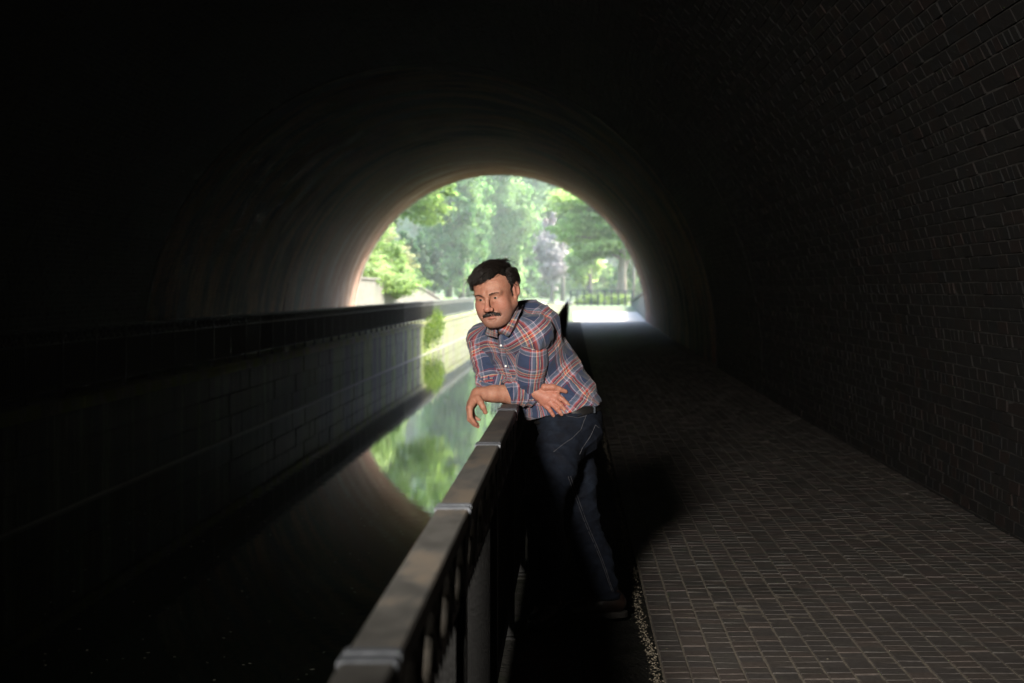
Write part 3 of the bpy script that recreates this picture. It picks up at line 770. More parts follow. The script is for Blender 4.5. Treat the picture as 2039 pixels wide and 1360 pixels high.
tree('low pale green bush lit brightly behind the left railing', at(862, 150, .2), 1.3, [((-1, 0, .3), (1.4, 1.5, .55)), ((.6, 0, .2), (1.5, 1.5, .5)), ((2.2, 0, .1), (1.2, 1.5, .4))],
     4500, (.17, .28, .08), (.32, .42, .17), ls=.09, trunk_r=.04, name='bush', cat='bush', limbs=2)
# --- big trees left of and behind the man's head
tree('large bluish green tree with dark forked trunks, left of the man\'s head', at(905, 205, .0), 17, rblobs(11.5, 9, 2.2, 28, 20), 36000, *G_s, ls=.25, trunk_r=.33, name='broadleaf_tree', stems=2, limbs=12)
tree('tall pale tree directly above the man\'s head', at(990, 230, .0), 17, rblobs(11, 8, 1.0, 31, 18), 30000, (.11, .22, .06), (.25, .36, .14), ls=.27, trunk_r=.3, name='broadleaf_tree', limbs=8)
tree('light green tree to the right above the man\'s back', at(1050, 262, .0), 17, rblobs(11, 9, .8, 32, 18), 28000, (.13, .24, .09), (.27, .38, .18), ls=.3, trunk_r=.3, name='broadleaf_tree', limbs=6)
tree('pinkish purple-leaved tree in the haze above the canal bend', at(1098, 226, .0), 11, rblobs(5.6, 5, 1.8, 10.6, 10), 11000, (.30, .25, .24), (.44, .42, .38), ls=.26, trunk_r=.22, name='copper_tree', limbs=6)
tree('small rounded far bush at the water edge of the canal bend', at(1072, 300, -.2), 4, rblobs(6, 5, 0, 4.2, 5), 6000, (.10, .22, .08), (.2, .34, .14), ls=.22, trunk_r=.12, name='bush', cat='bush')
for px, Y, lab, cc in [(1118, 320, 'bluish dark far tree low behind the pinkish tree', ((.03, .08, .06), (.07, .14, .09))), (1146, 300, 'far tree just left of the crossing railing', ((.05, .11, .06), (.12, .2, .09)))]:
    tree(lab, at(px, Y, 0), 6, rblobs(6, 6, 0, 6, 6), 7000, *cc, ls=.25, trunk_r=.2, name='small_tree')
# --- right
tree('tall leafy tree on the right with thick brown trunk beside the path wall', at(1236, 152, .8), 13, [((-.5, 0, 4.6), (2.6, 3, 1.2)), ((-2.4, 0, 6.4), (2.4, 3, 1.5)), ((1.4, 1, 6.2), (2.4, 3, 1.6)), ((-.5, 0, 8.2), (3.4, 3, 1.6)), ((-3.6, 1, 8.4), (2.2, 3, 1.3)), ((1.0, 0, 10), (3, 3, 1.5)), ((-4.6, 0, 5.6), (1.7, 2, 1.0)), ((-2.6, -1, 4.0), (1.5, 2, .8))],
     24000, (.16, .27, .06), (.34, .45, .14), ls=.18, trunk_r=.36, name='broadleaf_tree', limbs=8, bark='bark_pale')
tree('slim tree with thin pale stem right of the thick trunk', at(1259, 146, .8), 11, rblobs(3.2, 4, 3.8, 10.5, 6), 9000, (.14, .25, .05), (.3, .4, .11), ls=.17, trunk_r=.1, name='broadleaf_tree', bark='bark_pale', limbs=4)
tree('bright tree above the right half of the portal, behind the slim trunks', at(1172, 190, .2), 16, rblobs(8, 8, 2.0, 17, 12), 22000, (.19, .3, .07), (.36, .46, .16), ls=.24, trunk_r=.28, name='broadleaf_tree', limbs=7)
tree('olive green tree high right of centre behind the pinkish tree', at(1120, 240, 0), 17, rblobs(6, 8, 9, 18, 9), 14000, (.11, .2, .05), (.24, .33, .1), ls=.26, trunk_r=.25, name='broadleaf_tree', limbs=6)
tree('leafy mid green tree filling the right edge of the portal', at(1292, 175, 1.4), 14, rblobs(7.5, 8, .4, 14, 10), 15000, *G_b, ls=.24, trunk_r=.25, name='broadleaf_tree', limbs=4)
for px, lab in [(1168, 'low green hedge bush behind the left end of the crossing railing'), (1200, 'low green hedge bush behind the middle of the crossing railing'), (1232, 'low green hedge bush at the foot of the thick trunk')]:
    tree(lab, at(px, 133, .3), 1.2, [((0, 0, .3), (.9, .8, .55)), ((.5, .2, .25), (.6, .7, .4))], 2200, (.12, .2, .03), (.24, .33, .08), ls=.07, trunk_r=.03, name='bush', cat='bush', limbs=1)
# --- back row of tall trees that close the view
for k, px in enumerate(range(640, 1400, 66)):
    cc = [((.12, .23, .08), (.25, .36, .15)), ((.14, .25, .06), (.29, .4, .13)), ((.10, .2, .08), (.21, .32, .14))][k % 3]
    Y = 335+(k*37 % 40)
    tree('tall hazy tree in the back row of the wood closing the view', at(px, Y, 0), 32, rblobs(15, 9, 1, 46, 20), 20000, *cc, ls=.62, trunk_r=.4, name='broadleaf_tree', limbs=3, group='back row of trees beyond the canal bend')
tree('rounded pale green tree between the pinkish tree and the right-hand trunks', at(1172, 262, 0), 13, rblobs(8, 7, .4, 13, 10), 13000, (.14, .25, .08), (.27, .38, .15), ls=.3, trunk_r=.2, name='broadleaf_tree', limbs=3)
tree('tall yellowish green tree showing under the crown of the portal right of centre', at(1090, 300, 0), 20, rblobs(9, 7, 8, 22, 10), 13000, (.15, .25, .06), (.29, .38, .13), ls=.38, trunk_r=.25, name='broadleaf_tree', limbs=4)
tree('tall thin-crowned tree filling the gap beside the portal crown on the right', at(1155, 310, 0), 20, rblobs(9, 7, 5, 23, 10), 13000, (.12, .22, .07), (.25, .36, .14), ls=.38, trunk_r=.25, name='broadleaf_tree', limbs=4)
# bushes and young trees along the far bank of the bend
for k, (px, Y, w_, h_, cc) in enumerate([(940, 215, 5, 3.2, G_s), (985, 225, 6, 4.5, G_m), (1020, 240, 6, 4, G_b), (1048, 255, 6, 5, G_s), (1085, 262, 7, 5.5, G_m), (1128, 275, 8, 6, G_s), (1165, 285, 8, 7, G_m), (1200, 230, 6, 5, G_b), (1240, 215, 6, 5, G_m), (1275, 200, 6, 6, G_b)]):
    tree('leafy bush in the hazy row along the far bank of the canal bend', at(px, Y, .0), h_, rblobs(w_, 4, -.2, h_, 5), 4500, *cc, ls=.2, trunk_r=.1, name='bank_bush', cat='bush', limbs=2, group='bushes along the far bank of the bend')
# ivy hanging on the canal wall at the portal
iv = empty('hanging_ivy', (XL+.05, 84, 0)); tag(iv, 'bright green fern and ivy clump hanging on the canal wall at the portal edge', 'ivy')
pts = np.concatenate([RNG.normal(0, 1, (1500, 3))*np.array([.07, 2.0, .28])+np.array([.12, 0, -.35]), RNG.normal(0, 1, (900, 3))*np.array([.06, 1.2, .2])+np.array([.1, 1.0, .02]), RNG.normal(0, 1, (400, 3))*np.array([.04, .5, .35])+np.array([.06, -4.5, -.55])])
me = leaves(pts, RNG.normal(0, 1, pts.shape)+np.array([1.2, -1, .3]), RNG.uniform(.03, .075, len(pts)), tint_for(pts, (.055, .11, .012), (.14, .2, .03), freq=3), 'foliage'); link('foliage', me, M['leaf'], iv)
mb = MB()
for q in range(6): mb.tube([(.02, q*.7-1.8, .0), (.06, q*.7-1.7, -.5), (.05, q*.7-1.9, -.9)], [.014, .01, .006], 5)
mb.build('stem', M['bark'], iv)

# ================================================================== HAZE
hz_m = bpy.data.materials.new('haze'); hz_m.use_nodes = True
for x in list(hz_m.node_tree.nodes):
    if x.type == 'BSDF_PRINCIPLED': hz_m.node_tree.nodes.remove(x)
pv = hz_m.node_tree.nodes.new('ShaderNodeVolumePrincipled'); pv.inputs['Color'].default_value = (.93, .97, .93, 1); pv.inputs['Density'].default_value = .0006; pv.inputs['Anisotropy'].default_value = .6
hz_m.node_tree.links.new(pv.outputs[0], [x for x in hz_m.node_tree.nodes if x.type == 'OUTPUT_MATERIAL'][0].inputs['Volume'])
if USE_HAZE:
    mb = MB(); mb.box(-1600, -1600, -4.3, 1600, 1600, 45); hz_o = mb.build('haze', hz_m); tag(hz_o, kind='stuff')
# ================================================================== THE MAN
# distance-field modelling helpers
def smin(a, b, k):
    h = np.clip(.5+.5*(b-a)/k, 0, 1); return b*(1-h)+a*h-k*h*(1-h)
def smax(a, b, k): return -smin(-a, -b, k)
def cap(p, a, b, ra, rb=None):
    rb = ra if rb is None else rb
    a = np.asarray(a, np.float32); b = np.asarray(b, np.float32); ba = b-a; pa = p-a
    h = np.clip(pa@ba/(ba@ba+1e-12), 0, 1)
    return np.linalg.norm(pa-h[:, None]*ba, axis=1)-(ra+(rb-ra)*h)
def ell(p, c, r, Mx=None):
    q = p-np.asarray(c, np.float32)
    if Mx is not None: q = q@np.asarray(Mx, np.float32).T
    r = np.asarray(r, np.float32); k0 = np.linalg.norm(q/r, axis=1); k1 = np.linalg.norm(q/(r*r), axis=1)+1e-9
    return k0*(k0-1)/k1
def chain(p, pts, rad, k=.0):
    d = None
    for i in range(len(pts)-1):
        e = cap(p, pts[i], pts[i+1], rad[i], rad[i+1]); d = e if d is None else (smin(d, e, k) if k else np.minimum(d, e))
    return d
def grouped(p, c, rad, fn):
    """evaluate fn only near its bounding sphere"""
    dist = np.linalg.norm(p-np.asarray(c, np.float32), axis=1)-rad
    m_ = dist < .03; out = (dist+.01).astype(np.float32)
    if m_.any(): out[m_] = fn(p[m_])
    return out
def mesh_sdf(f, lo, hi, h, B=8, name='m', project=2):
    lo = np.array(lo, np.float32); hi = np.array(hi, np.float32)
    nbk = np.ceil((hi-lo)/(h*B)).astype(int)
    ci = np.stack(np.meshgrid(*[np.arange(k) for k in nbk], indexing='ij'), -1).reshape(-1, 3)
    cc = (lo+(ci+.5)*B*h-.5*h).astype(np.float32)
    fc = f(cc); act = np.abs(fc) < B*h*1.25
    val = np.repeat(np.repeat(np.repeat(np.where(fc < 0, -1., 1.).astype(np.float32).reshape(nbk), B, 0), B, 1), B, 2)
    off = np.stack(np.meshgrid(*[np.arange(B)]*3, indexing='ij'), -1).reshape(-1, 3)
    ai = ci[act]
    for s_ in range(0, len(ai), 400):
        blk = ai[s_:s_+400]; g_ = (blk[:, None, :]*B+off[None]).reshape(-1, 3)
        val[g_[:, 0], g_[:, 1], g_[:, 2]] = f((lo+g_*h).astype(np.float32))
    ins = val < 0
    c8 = [ins[a:ins.shape[0]-1+a, b:ins.shape[1]-1+b, c:ins.shape[2]-1+c] for a in (0, 1) for b in (0, 1) for c in (0, 1)]
    sm_ = sum(x.astype(np.int8) for x in c8); cells = np.argwhere((sm_ > 0) & (sm_ < 8))
    idx = -np.ones(sm_.shape, np.int32); idx[tuple(cells.T)] = np.arange(len(cells))
    acc = np.zeros((len(cells), 3)); cnt = np.zeros(len(cells))
    cor = [(a, b, c) for a in (0, 1) for b in (0, 1) for c in (0, 1)]
    for i, u in enumerate(cor):
        for v in cor[i+1:]:
            if sum(abs(np.array(u)-v)) != 1: continue
            va = val[tuple((cells+u).T)]; vb = val[tuple((cells+v).T)]; m_ = (va < 0) != (vb < 0)
            t = np.where(m_, va/(va-vb+1e-12), 0)[:, None]; pt = np.array(u)+t*(np.array(v)-np.array(u))
            acc[m_] += pt[m_]; cnt[m_] += 1
    V = (lo+(cells+acc/cnt[:, None])*h).astype(np.float32)
    Fs = []
    for ax in range(3):
        a = [slice(None)]*3; b = [slice(None)]*3; a[ax] = slice(0, -1); b[ax] = slice(1, None)
        ia = ins[tuple(a)]; ib = ins[tuple(b)]; e = np.argwhere(ia != ib)
        o1, o2 = [(1, 2), (2, 0), (0, 1)][ax]
        e = e[(e[:, o1] > 0) & (e[:, o2] > 0) & (e[:, o1] < idx.shape[o1]) & (e[:, o2] < idx.shape[o2])]
        d1 = np.zeros(3, int); d1[o1] = 1; d2 = np.zeros(3, int); d2[o2] = 1
        q = np.stack([idx[tuple((e-d1-d2).T)], idx[tuple((e-d2).T)], idx[tuple(e.T)], idx[tuple((e-d1).T)]], 1)
        fl = ia[tuple(e.T)]; q[~fl] = q[~fl][:, ::-1]; Fs.append(q)
    Fq = np.concatenate(Fs); Fq = Fq[(Fq >= 0).all(1)]
    for _ in range(project):
        e_ = h*.4; d0 = f(V); gx = np.stack([f(V+np.eye(3, dtype=np.float32)[k]*e_)-d0 for k in range(3)], 1)/e_
        V = V-gx*np.clip(d0/(np.sum(gx*gx, 1)+1e-6), -h*.5, h*.5)[:, None]; V = V.astype(np.float32)
    return V, Fq
def sdf_obj(f, lo, hi, h, name, mat, parent, smooth=True, attrs=None, loc=None):
    V, Fq = mesh_sdf(f, lo, hi, h); base = np.array(parent_loc, np.float32)
    me = mesh_np(name, V-base, Fq, smooth)
    if attrs:
        for k, fn in attrs.items():
            a = fn(V)
            if a.ndim == 1: at_ = me.attributes.new(k, 'FLOAT', 'POINT'); at_.data.foreach_set('value', a.astype(np.float32))
            else: at_ = me.attributes.new(k, 'FLOAT_VECTOR', 'POINT'); at_.data.foreach_set('vector', a.astype(np.float32).ravel())
    return link(name, me, mat, parent)
def unit(v): v = np.asarray(v, float); return v/np.linalg.norm(v)
def frame(F, U):
    F = unit(F); U = unit(np.asarray(U)-F*np.dot(U, F)); return np.stack([np.cross(U, F), F, U])   # rows: his left, forward, up
def wob(p, n, f, ph=0.0, w=.35):
    """warped ridges, for folds in cloth"""
    n = unit(n).astype(np.float32); s = p@n
    q = np.sin(p[:, 0]*17+ph)+np.sin(p[:, 1]*21+p[:, 2]*13+ph*2)+np.sin(p[:, 2]*19-p[:, 0]*11+ph)
    r = np.sin(s*f*6.283+q*w*2.2+ph); return (1-np.abs(r))**1.5

# ---- joints
Hd = P(986, 584, 7.52)                       # middle of the head
Nb = P(1020, 646, 7.70)
ShL, ShR = P(1062, 657, 7.585), P(962, 672, 7.84)
ElL, WrL = P(1053, 782, 7.70), P(953, 785, 7.63)
ElR, WrR = P(975, 757, 7.76), P(1050, 776, 7.74)
Pel = P(1128, 852, 7.78)
HpL, HpR = P(1120, 872, 7.70), P(1135, 872, 7.87)
KnL, AnL = P(1080, 1000, 7.52), P(1083, 1195, 7.60)
KnR, AnR = P(1152, 1030, 7.86), P(1207, 1192, 7.74)
parent_loc = (float(Pel[0]), float(Pel[1]), 0.0)
man = empty('person', parent_loc)
tag(man, 'man with moustache in plaid shirt and dark jeans leaning his forearm on the railing', 'person')
up_s = unit(P(1022, 655, 7.73)-P(1130, 850, 7.80))
def yawF(a, pitch=0): a = R_(a); return np.array([-math.sin(a), -math.cos(a), -math.tan(R_(pitch))])
Fc = frame(yawF(46), up_s); Fw = frame(yawF(58), up_s); Fp = frame(yawF(66), (-.15, 0, 1))

# ---- shirt body
def torso(p, shirt_only=0.0):
    d = ell(p, P(1043, 690, 7.77), (.185, .135, .17), Fc)
    d = smin(d, ell(p, P(1088, 745, 7.85), (.165, .135, .17), Fw), .07)
    d = smin(d, ell(p, P(1118, 800, 7.83), (.165, .152, .15), Fw), .06)
    d = smin(d, ell(p, P(1090, 800, 7.80), (.11, .09, .10), Fw), .06)         # belly
    d = smin(d, ell(p, P(1133, 838, 7.79), (.165, .135, .10), Fp), .05)
    d = smin(d, cap(p, ShL+(.01, 0, -.012), ShR+(0, 0, -.01), .072, .068), .05)
    d = smin(d, ell(p, P(1060, 650, 7.78), (.13, .09, .075), Fc), .05)         # upper back
    d = smin(d, cap(p, P(1028, 632, 7.74), P(1052, 628, 7.76), .052, .055), .05)
    return d
hemA, hemB, hemC = P(1045, 842, 7.6), P(1192, 806, 7.8), P(1120, 845, 7.4)
hn = unit(np.cross(hemB-hemA, P(1050, 842, 8.0)-hemA)); hn = hn if hn[2] < 0 else -hn
def shirt_body(p):
    d = torso(p)-.006
    d = smin(d, ell(p, P(1133, 822, 7.79), (.172, .150, .07), Fp), .03)-.0
    low = np.clip((P(0, 700, 7.8)[2]-p[:, 2])/.25, 0, 1)
    d = d-.009*wob(p, (.35, .2, .9), 7, .3, .3)*low-.0045*wob(p, (.9, .3, -.5), 6, 1.7)-.0022*wob(p, (.2, .6, .75), 15, 4.)
    hem = (p-hemA.astype(np.float32))@hn.astype(np.float32)-.006*np.sin(p[:, 0]*40+p[:, 1]*25)
    d = smax(d, hem, .008)
    d = smin(d, cap(p, P(1028, 658, 7.62), P(1014, 672, 7.60), .038, .040), .06)
    st_ = cap(p, P(1024, 650, 7.70), P(1015, 632, 7.67), .067, .064); st_ = smax(st_, (p-P(1013, 628, 7.66).astype(np.float32))@unit(P(1002, 612, 7.60)-P(1022, 652, 7.70)).astype(np.float32)-.012, .006)
    d = smin(d, st_, .015)
    nk = cap(p, P(1012, 640, 7.675), P(996, 606, 7.58), .052, .054)            # neck opening
    d = smax(d, -nk, .006)
    vn = cap(p, P(992, 653, 7.50), P(996, 640, 7.60), .012, .03); return smax(d, -vn, .006)
tc0 = Pel.astype(np.float32)
def puv_torso(V):
    q = V-tc0; s = q@up_s.astype(np.float32); a = np.arctan2(q@Fw[0].astype(np.float32)-0.0, -(q-up_s.astype(np.float32)*s[:, None])@(-Fw[1]).astype(np.float32))
    return np.stack([a*.165, s+.02*np.sin(a*2), a*0], 1)
def puv_limb(a, b, r, ref=(0, 1, 0), off=0.0, uo=0.0):
    a = np.asarray(a, float); t = unit(np.asarray(b)-a); e1 = unit(np.array(ref)-t*np.dot(ref, t)); e2 = np.cross(t, e1)
    def fn(V):
        q = V-a.astype(np.float32); s = q@t.astype(np.float32); an = np.arctan2(q@e2.astype(np.float32), -(q@e1.astype(np.float32)))
        return np.stack([an*r+uo, s+off, an*0], 1)
    return fn

# plaid
NAVY = (.032, .048, .100); GREY = (.13, .16, .22); LIL = (.42, .34, .42); CRM = (.72, .55, .36); RED = (.56, .085, .04); DRED = (.26, .03, .03); DK = (.02, .02, .03)
plaid_stops = [(0, NAVY), (.40, DRED), (.425, NAVY), (.45, LIL), (.49, GREY), (.56, DK), (.572, GREY), (.60, CRM), (.625, RED), (.665, GREY), (.70, CRM), (.72, DK), (.735, DRED), (.77, RED), (.81, LIL), (.845, GREY), (.90, DK), (.91, GREY), (.955, LIL), (.975, NAVY)]
def mat_plaid(name, attr='puv', period=.130, rough=.85, bumps=.4):
    m, nt, n, b, L = mat_new(name)
    at_ = node(nt, 'ShaderNodeAttribute', attribute_name=attr); sep = node(nt, 'ShaderNodeSeparateXYZ')
    tc = node(nt, 'ShaderNodeTexCoord'); nz = node(nt, 'ShaderNodeTexNoise', i_Scale=9, i_Detail=3); L.new(tc.outputs['Object'], nz.inputs['Vector'])
    vm = node(nt, 'ShaderNodeVectorMath', operation='MULTIPLY_ADD'); vm.inputs[1].default_value = (.012, .012, 0); L.new(nz.outputs['Color'], vm.inputs[0]); L.new(at_.outputs['Vector'], vm.inputs[2])
    L.new(vm.outputs[0], sep.inputs[0])
    outs = []
    for ax in ('X', 'Y'):
        a = node(nt, 'ShaderNodeMath', operation='MULTIPLY'); a.inputs[1].default_value = 1/period; L.new(sep.outputs[ax], a.inputs[0])
        f_ = node(nt, 'ShaderNodeMath', operation='FRACT'); L.new(a.outputs[0], f_.inputs[0])
        r = ramp(nt, plaid_stops, 'CONSTANT'); L.new(f_.outputs[0], r.inputs[0]); outs.append(r)
    # weave: warp and weft threads alternate in a fine twill
    mx = node(nt, 'ShaderNodeMix', data_type='RGBA'); mx.inputs[0].default_value = .5
    tw = node(nt, 'ShaderNodeMath', operation='ADD'); L.new(sep.outputs['X'], tw.inputs[0]); L.new(sep.outputs['Y'], tw.inputs[1])
    tm = node(nt, 'ShaderNodeMath', operation='MULTIPLY'); tm.inputs[1].default_value = 2200; L.new(tw.outputs[0], tm.inputs[0]); tsn = node(nt, 'ShaderNodeMath', operation='SINE'); L.new(tm.outputs[0], tsn.inputs[0])
    mr = node(nt, 'ShaderNodeMapRange'); mr.inputs[1].default_value = -1; mr.inputs[2].default_value = 1; mr.inputs[3].default_value = .4; mr.inputs[4].default_value = .6; L.new(tsn.outputs[0], mr.inputs[0]); L.new(mr.outputs[0], mx.inputs[0])
    L.new(outs[0].outputs[0], mx.inputs[6]); L.new(outs[1].outputs[0], mx.inputs[7])
    hs = node(nt, 'ShaderNodeHueSaturation'); hs.inputs['Saturation'].default_value = .95; L.new(mx.outputs[2], hs.inputs['Color'])
    L.new(hs.outputs[0], b.inputs['Base Color']); b.inputs['Roughness'].default_value = rough; b.inputs['Specular IOR Level'].default_value = .15
    b.inputs['Sheen Weight'].default_value = .15
    n2 = node(nt, 'ShaderNodeTexNoise', i_Scale=15, i_Detail=6, i_Distortion=1.2); L.new(tc.outputs['Object'], n2.inputs['Vector'])
    bp = node(nt, 'ShaderNodeBump', i_Strength=bumps, i_Distance=.014); L.new(n2.outputs['Fac'], bp.inputs['Height']); L.new(bp.outputs[0], b.inputs['Normal'])
    return m
M['plaid'] = mat_plaid('plaid cotton')
H_ = .0042
shirt = sdf_obj(shirt_body, (-.52, 7.36, .80), (.24, 8.08, 1.46), H_, 'shirt', M['plaid'], man, attrs={'puv': puv_torso})
def L_sleeve(p):
    mid = (ShL+ElL)/2+np.array([.004, -.01, 0])
    d = chain(p, [ShL*.95+ElL*.05+(.004, 0, .004), mid, ElL+(0, 0, .012)], [.063, .066, .060], .02)
    el = np.clip(1-np.linalg.norm(p-ElL.astype(np.float32), axis=1)/.17, 0, 1); sh = np.clip(1-np.linalg.norm(p-ShL.astype(np.float32), axis=1)/.2, 0, 1)
    return d-.011*wob(p, (.1, .3, 1), 13, .8, .4)*el-.004*wob(p, (.9, .1, .35), 8, 2.2)*sh-.002*wob(p, (.6, .4, .7), 12, 5)
u_L = unit(WrL-ElL); cufL0, cufL1 = ElL+u_L*-.012, ElL+u_L*.112
def L_cuff(p):
    d = cap(p, ElL+(.0, .005, .004), ElL+u_L*.10+(0, 0, .006), .064, .055)-.006*wob(p, u_L+np.array([0, 0, .5]), 17, 1.1, .5)
    s_ = (p-ElL.astype(np.float32))@unit(u_L+np.array([0, 0, -.35])).astype(np.float32)-.098; d = smax(d, s_, .008)
    return smax(d, -cap(p, ElL+u_L*.085, ElL+u_L*.2, .046, .05), .004)
u_R = unit(ElR-ShR)
def R_sleeve(p):
    d = chain(p, [ShR*.85+ElR*.15, (ShR+ElR)/2+(-.004, 0, 0), ElR+(0, 0, .01)], [.070, .060, .056], .02)
    el = np.clip(1-np.linalg.norm(p-ElR.astype(np.float32), axis=1)/.16, 0, 1)
    return d-.012*wob(p, (.2, .3, 1), 14, 2.8, .5)*el-.005*wob(p, (.8, .2, .5), 10, 1)
def R_cuff(p):
    uu = unit(WrR-ElR); d = cap(p, ElR+(-.005, 0, -.002), ElR+uu*.10, .056, .05)-.006*wob(p, uu, 18, .4, .5)
    s_ = (p-ElR.astype(np.float32))@uu.astype(np.float32)-.10; return smax(d, s_, .008)
def bx_(pts, m_=.09):
    pts = np.array(pts); return pts.min(0)-m_, pts.max(0)+m_
lo, hi = bx_([ShL, ElL], .10); sdf_obj(L_sleeve, lo, hi, H_, 'sleeve', M['plaid'], shirt, attrs={'puv': puv_limb(ShL, ElL, .066, off=.03, uo=.05)})
lo, hi = bx_([cufL0, cufL1], .09); sdf_obj(L_cuff, lo, hi, H_, 'cuff', M['plaid'], shirt, attrs={'puv': puv_limb(ElL, WrL, .056, off=.035, uo=.02)})
lo, hi = bx_([ShR, ElR], .10); sdf_obj(R_sleeve, lo, hi, H_, 'sleeve', M['plaid'], shirt, attrs={'puv': puv_limb(ShR, ElR, .064, off=.0, uo=.01)})
lo, hi = bx_([ElR, ElR+unit(WrR-ElR)*.11], .09); sdf_obj(R_cuff, lo, hi, H_, 'cuff', M['plaid'], shirt, attrs={'puv': puv_limb(ElR, WrR, .055, off=.02)})
for o in [x for x in shirt.children]: o.location = (0, 0, 0)

def full_shirt(p): return np.minimum(np.minimum(shirt_body(p), L_sleeve(p)), np.minimum(np.minimum(L_cuff(p), R_sleeve(p)), R_cuff(p)))
def onto(f, px, py, off, y0=7.25, y1=8.1):
    """the point on the sight line (px,py) where it comes within off of surface f"""
    Ys = np.arange(y0, y1, .003); pts = np.array([P(px, py, Y) for Y in Ys], np.float32); d = f(pts)
    k = np.argmax(d < off); return pts[k].astype(float) if d[k] < off else pts[np.argmin(d)].astype(float)

# ---- head, in its own frame: x his left, y forward, z up
Fh0 = unit(yawF(19, 15)); Uh0 = np.array([0, 0, 1.0]); fr0 = frame(Fh0, Uh0)
roll = R_(8); Uh = unit(fr0[2]*math.cos(roll)-fr0[0]*math.sin(roll)); FH = frame(Fh0, Uh); HS = 1.07
FHf = FH.astype(np.float32); Hdf = Hd.astype(np.float32)
def toL(p): return ((p-Hdf)@FHf.T)/HS
def toW(q): return Hd+(np.asarray(q)*HS)@FH
def head_loc(q):
    x, y, z = q[:, 0], q[:, 1], q[:, 2]; ax = np.abs(x); qa = np.stack([ax, y, z], 1)
    d = ell(q, (0, -.018, .030), (.076, .096, .074))
    d = smin(d, ell(q, (0, .026, .028), (.064, .056, .056)), .03)              # forehead
    d = smin(d, ell(qa, (.028, .030, -.035), (.040, .050, .050)), .03)         # face sides
    d = smin(d, cap(qa, (.062, -.004, -.050), (.026, .064, -.090), .021, .021), .03)   # jaw
    d = smin(d, ell(q, (0, .060, -.078), (.034, .026, .035)), .025)            # mouth mass
    d = smin(d, ell(q, (0, .072, -.098), (.024, .018, .017)), .018)            # chin
    d = smin(d, ell(q, (0, .030, -.100), (.050, .045, .024)), .03)            # under the chin
    d = smin(d, ell(qa, (.043, .056, -.030), (.023, .022, .022)), .022)        # cheekbone
    d = smin(d, ell(qa, (.042, .050, -.060), (.022, .022, .026)), .025)         # jowl
    d = smin(d, cap(qa, (.011, .084, .0175), (.046, .071, .017), .0105, .0095), .016)       # brow
    d = smax(d, -ell(qa, (.031, .094, .000), (.019, .013, .0125)), .011)       # eye socket
    d = smin(d, ell(qa, (.031, .0685, -.001), (.0155, .0145, .0135)), .004)    # lids
    d = smax(d, -ell(qa, (.0312, .0845, -.0015), (.0112, .0075, .0024)), .0022)      # opening of the lids
    d = smin(d, cap(qa, (.021, .079, -.014), (.042, .074, -.013), .0042, .003), .007)      # bag under the eye
    d = smin(d, cap(q, (0, .088, .006), (0, .108, -.032), .0072, .0105), .012)  # nose ridge
    d = smin(d, ell(q, (0, .109, -.037), (.0125, .012, .0105)), .007)          # tip
    d = smin(d, ell(qa, (.0145, .098, -.041), (.0080, .011, .0085)), .006)     # wings
    d = smax(d, -ell(qa, (.007, .103, -.0495), (.0042, .006, .004)), .003)     # nostrils
    d = smax(d, -cap(qa, (.021, .096, -.044), (.037, .077, -.070), .0030, .0038), .008)  # fold to the mouth
    d = smin(d, cap(qa, (0, .0905, -.0640), (.020, .082, -.0665), .0042, .002), .006)     # upper lip
    d = smin(d, cap(qa, (0, .0895, -.0765), (.017, .082, -.0745), .0058, .003), .006)      # lower lip
    d = smax(d, -cap(qa, (0, .0965, -.0702), (.026, .080, -.0735), .0015, .0014), .003)  # line of the mouth
    d = smax(d, -cap(qa, (0, .0945, -.0865), (.014, .088, -.085), .0025, .0015), .010)     # under the lip
    for zz in (.050, .060, .070): d = d+.0016*np.exp(-((z-zz-.004*np.cos(x*60))/.0022)**2)*(y > .04)*(ax < .045)
    # two frown lines
    d = smax(d, -cap(qa, (.006, .0955, .018), (.0065, .093, .032), .0008, .0006), .003)
    # ear
    e = ell(qa, (.0800, -.014, -.006), (.0085, .0170, .0330)); e = smin(e, ell(qa, (.0905, -.022, .004), (.0060, .016, .028)), .008)
    e = smin(e, ell(qa, (.078, -.006, -.034), (.006, .009, .011)), .006)
    e = smax(e, -ell(qa, (.0930, -.008, -.002), (.0075, .0100, .019)), .004)
    return smin(d, e, .005)
def eye_c(s_): return toW((.0312*s_, .0700, -.001))

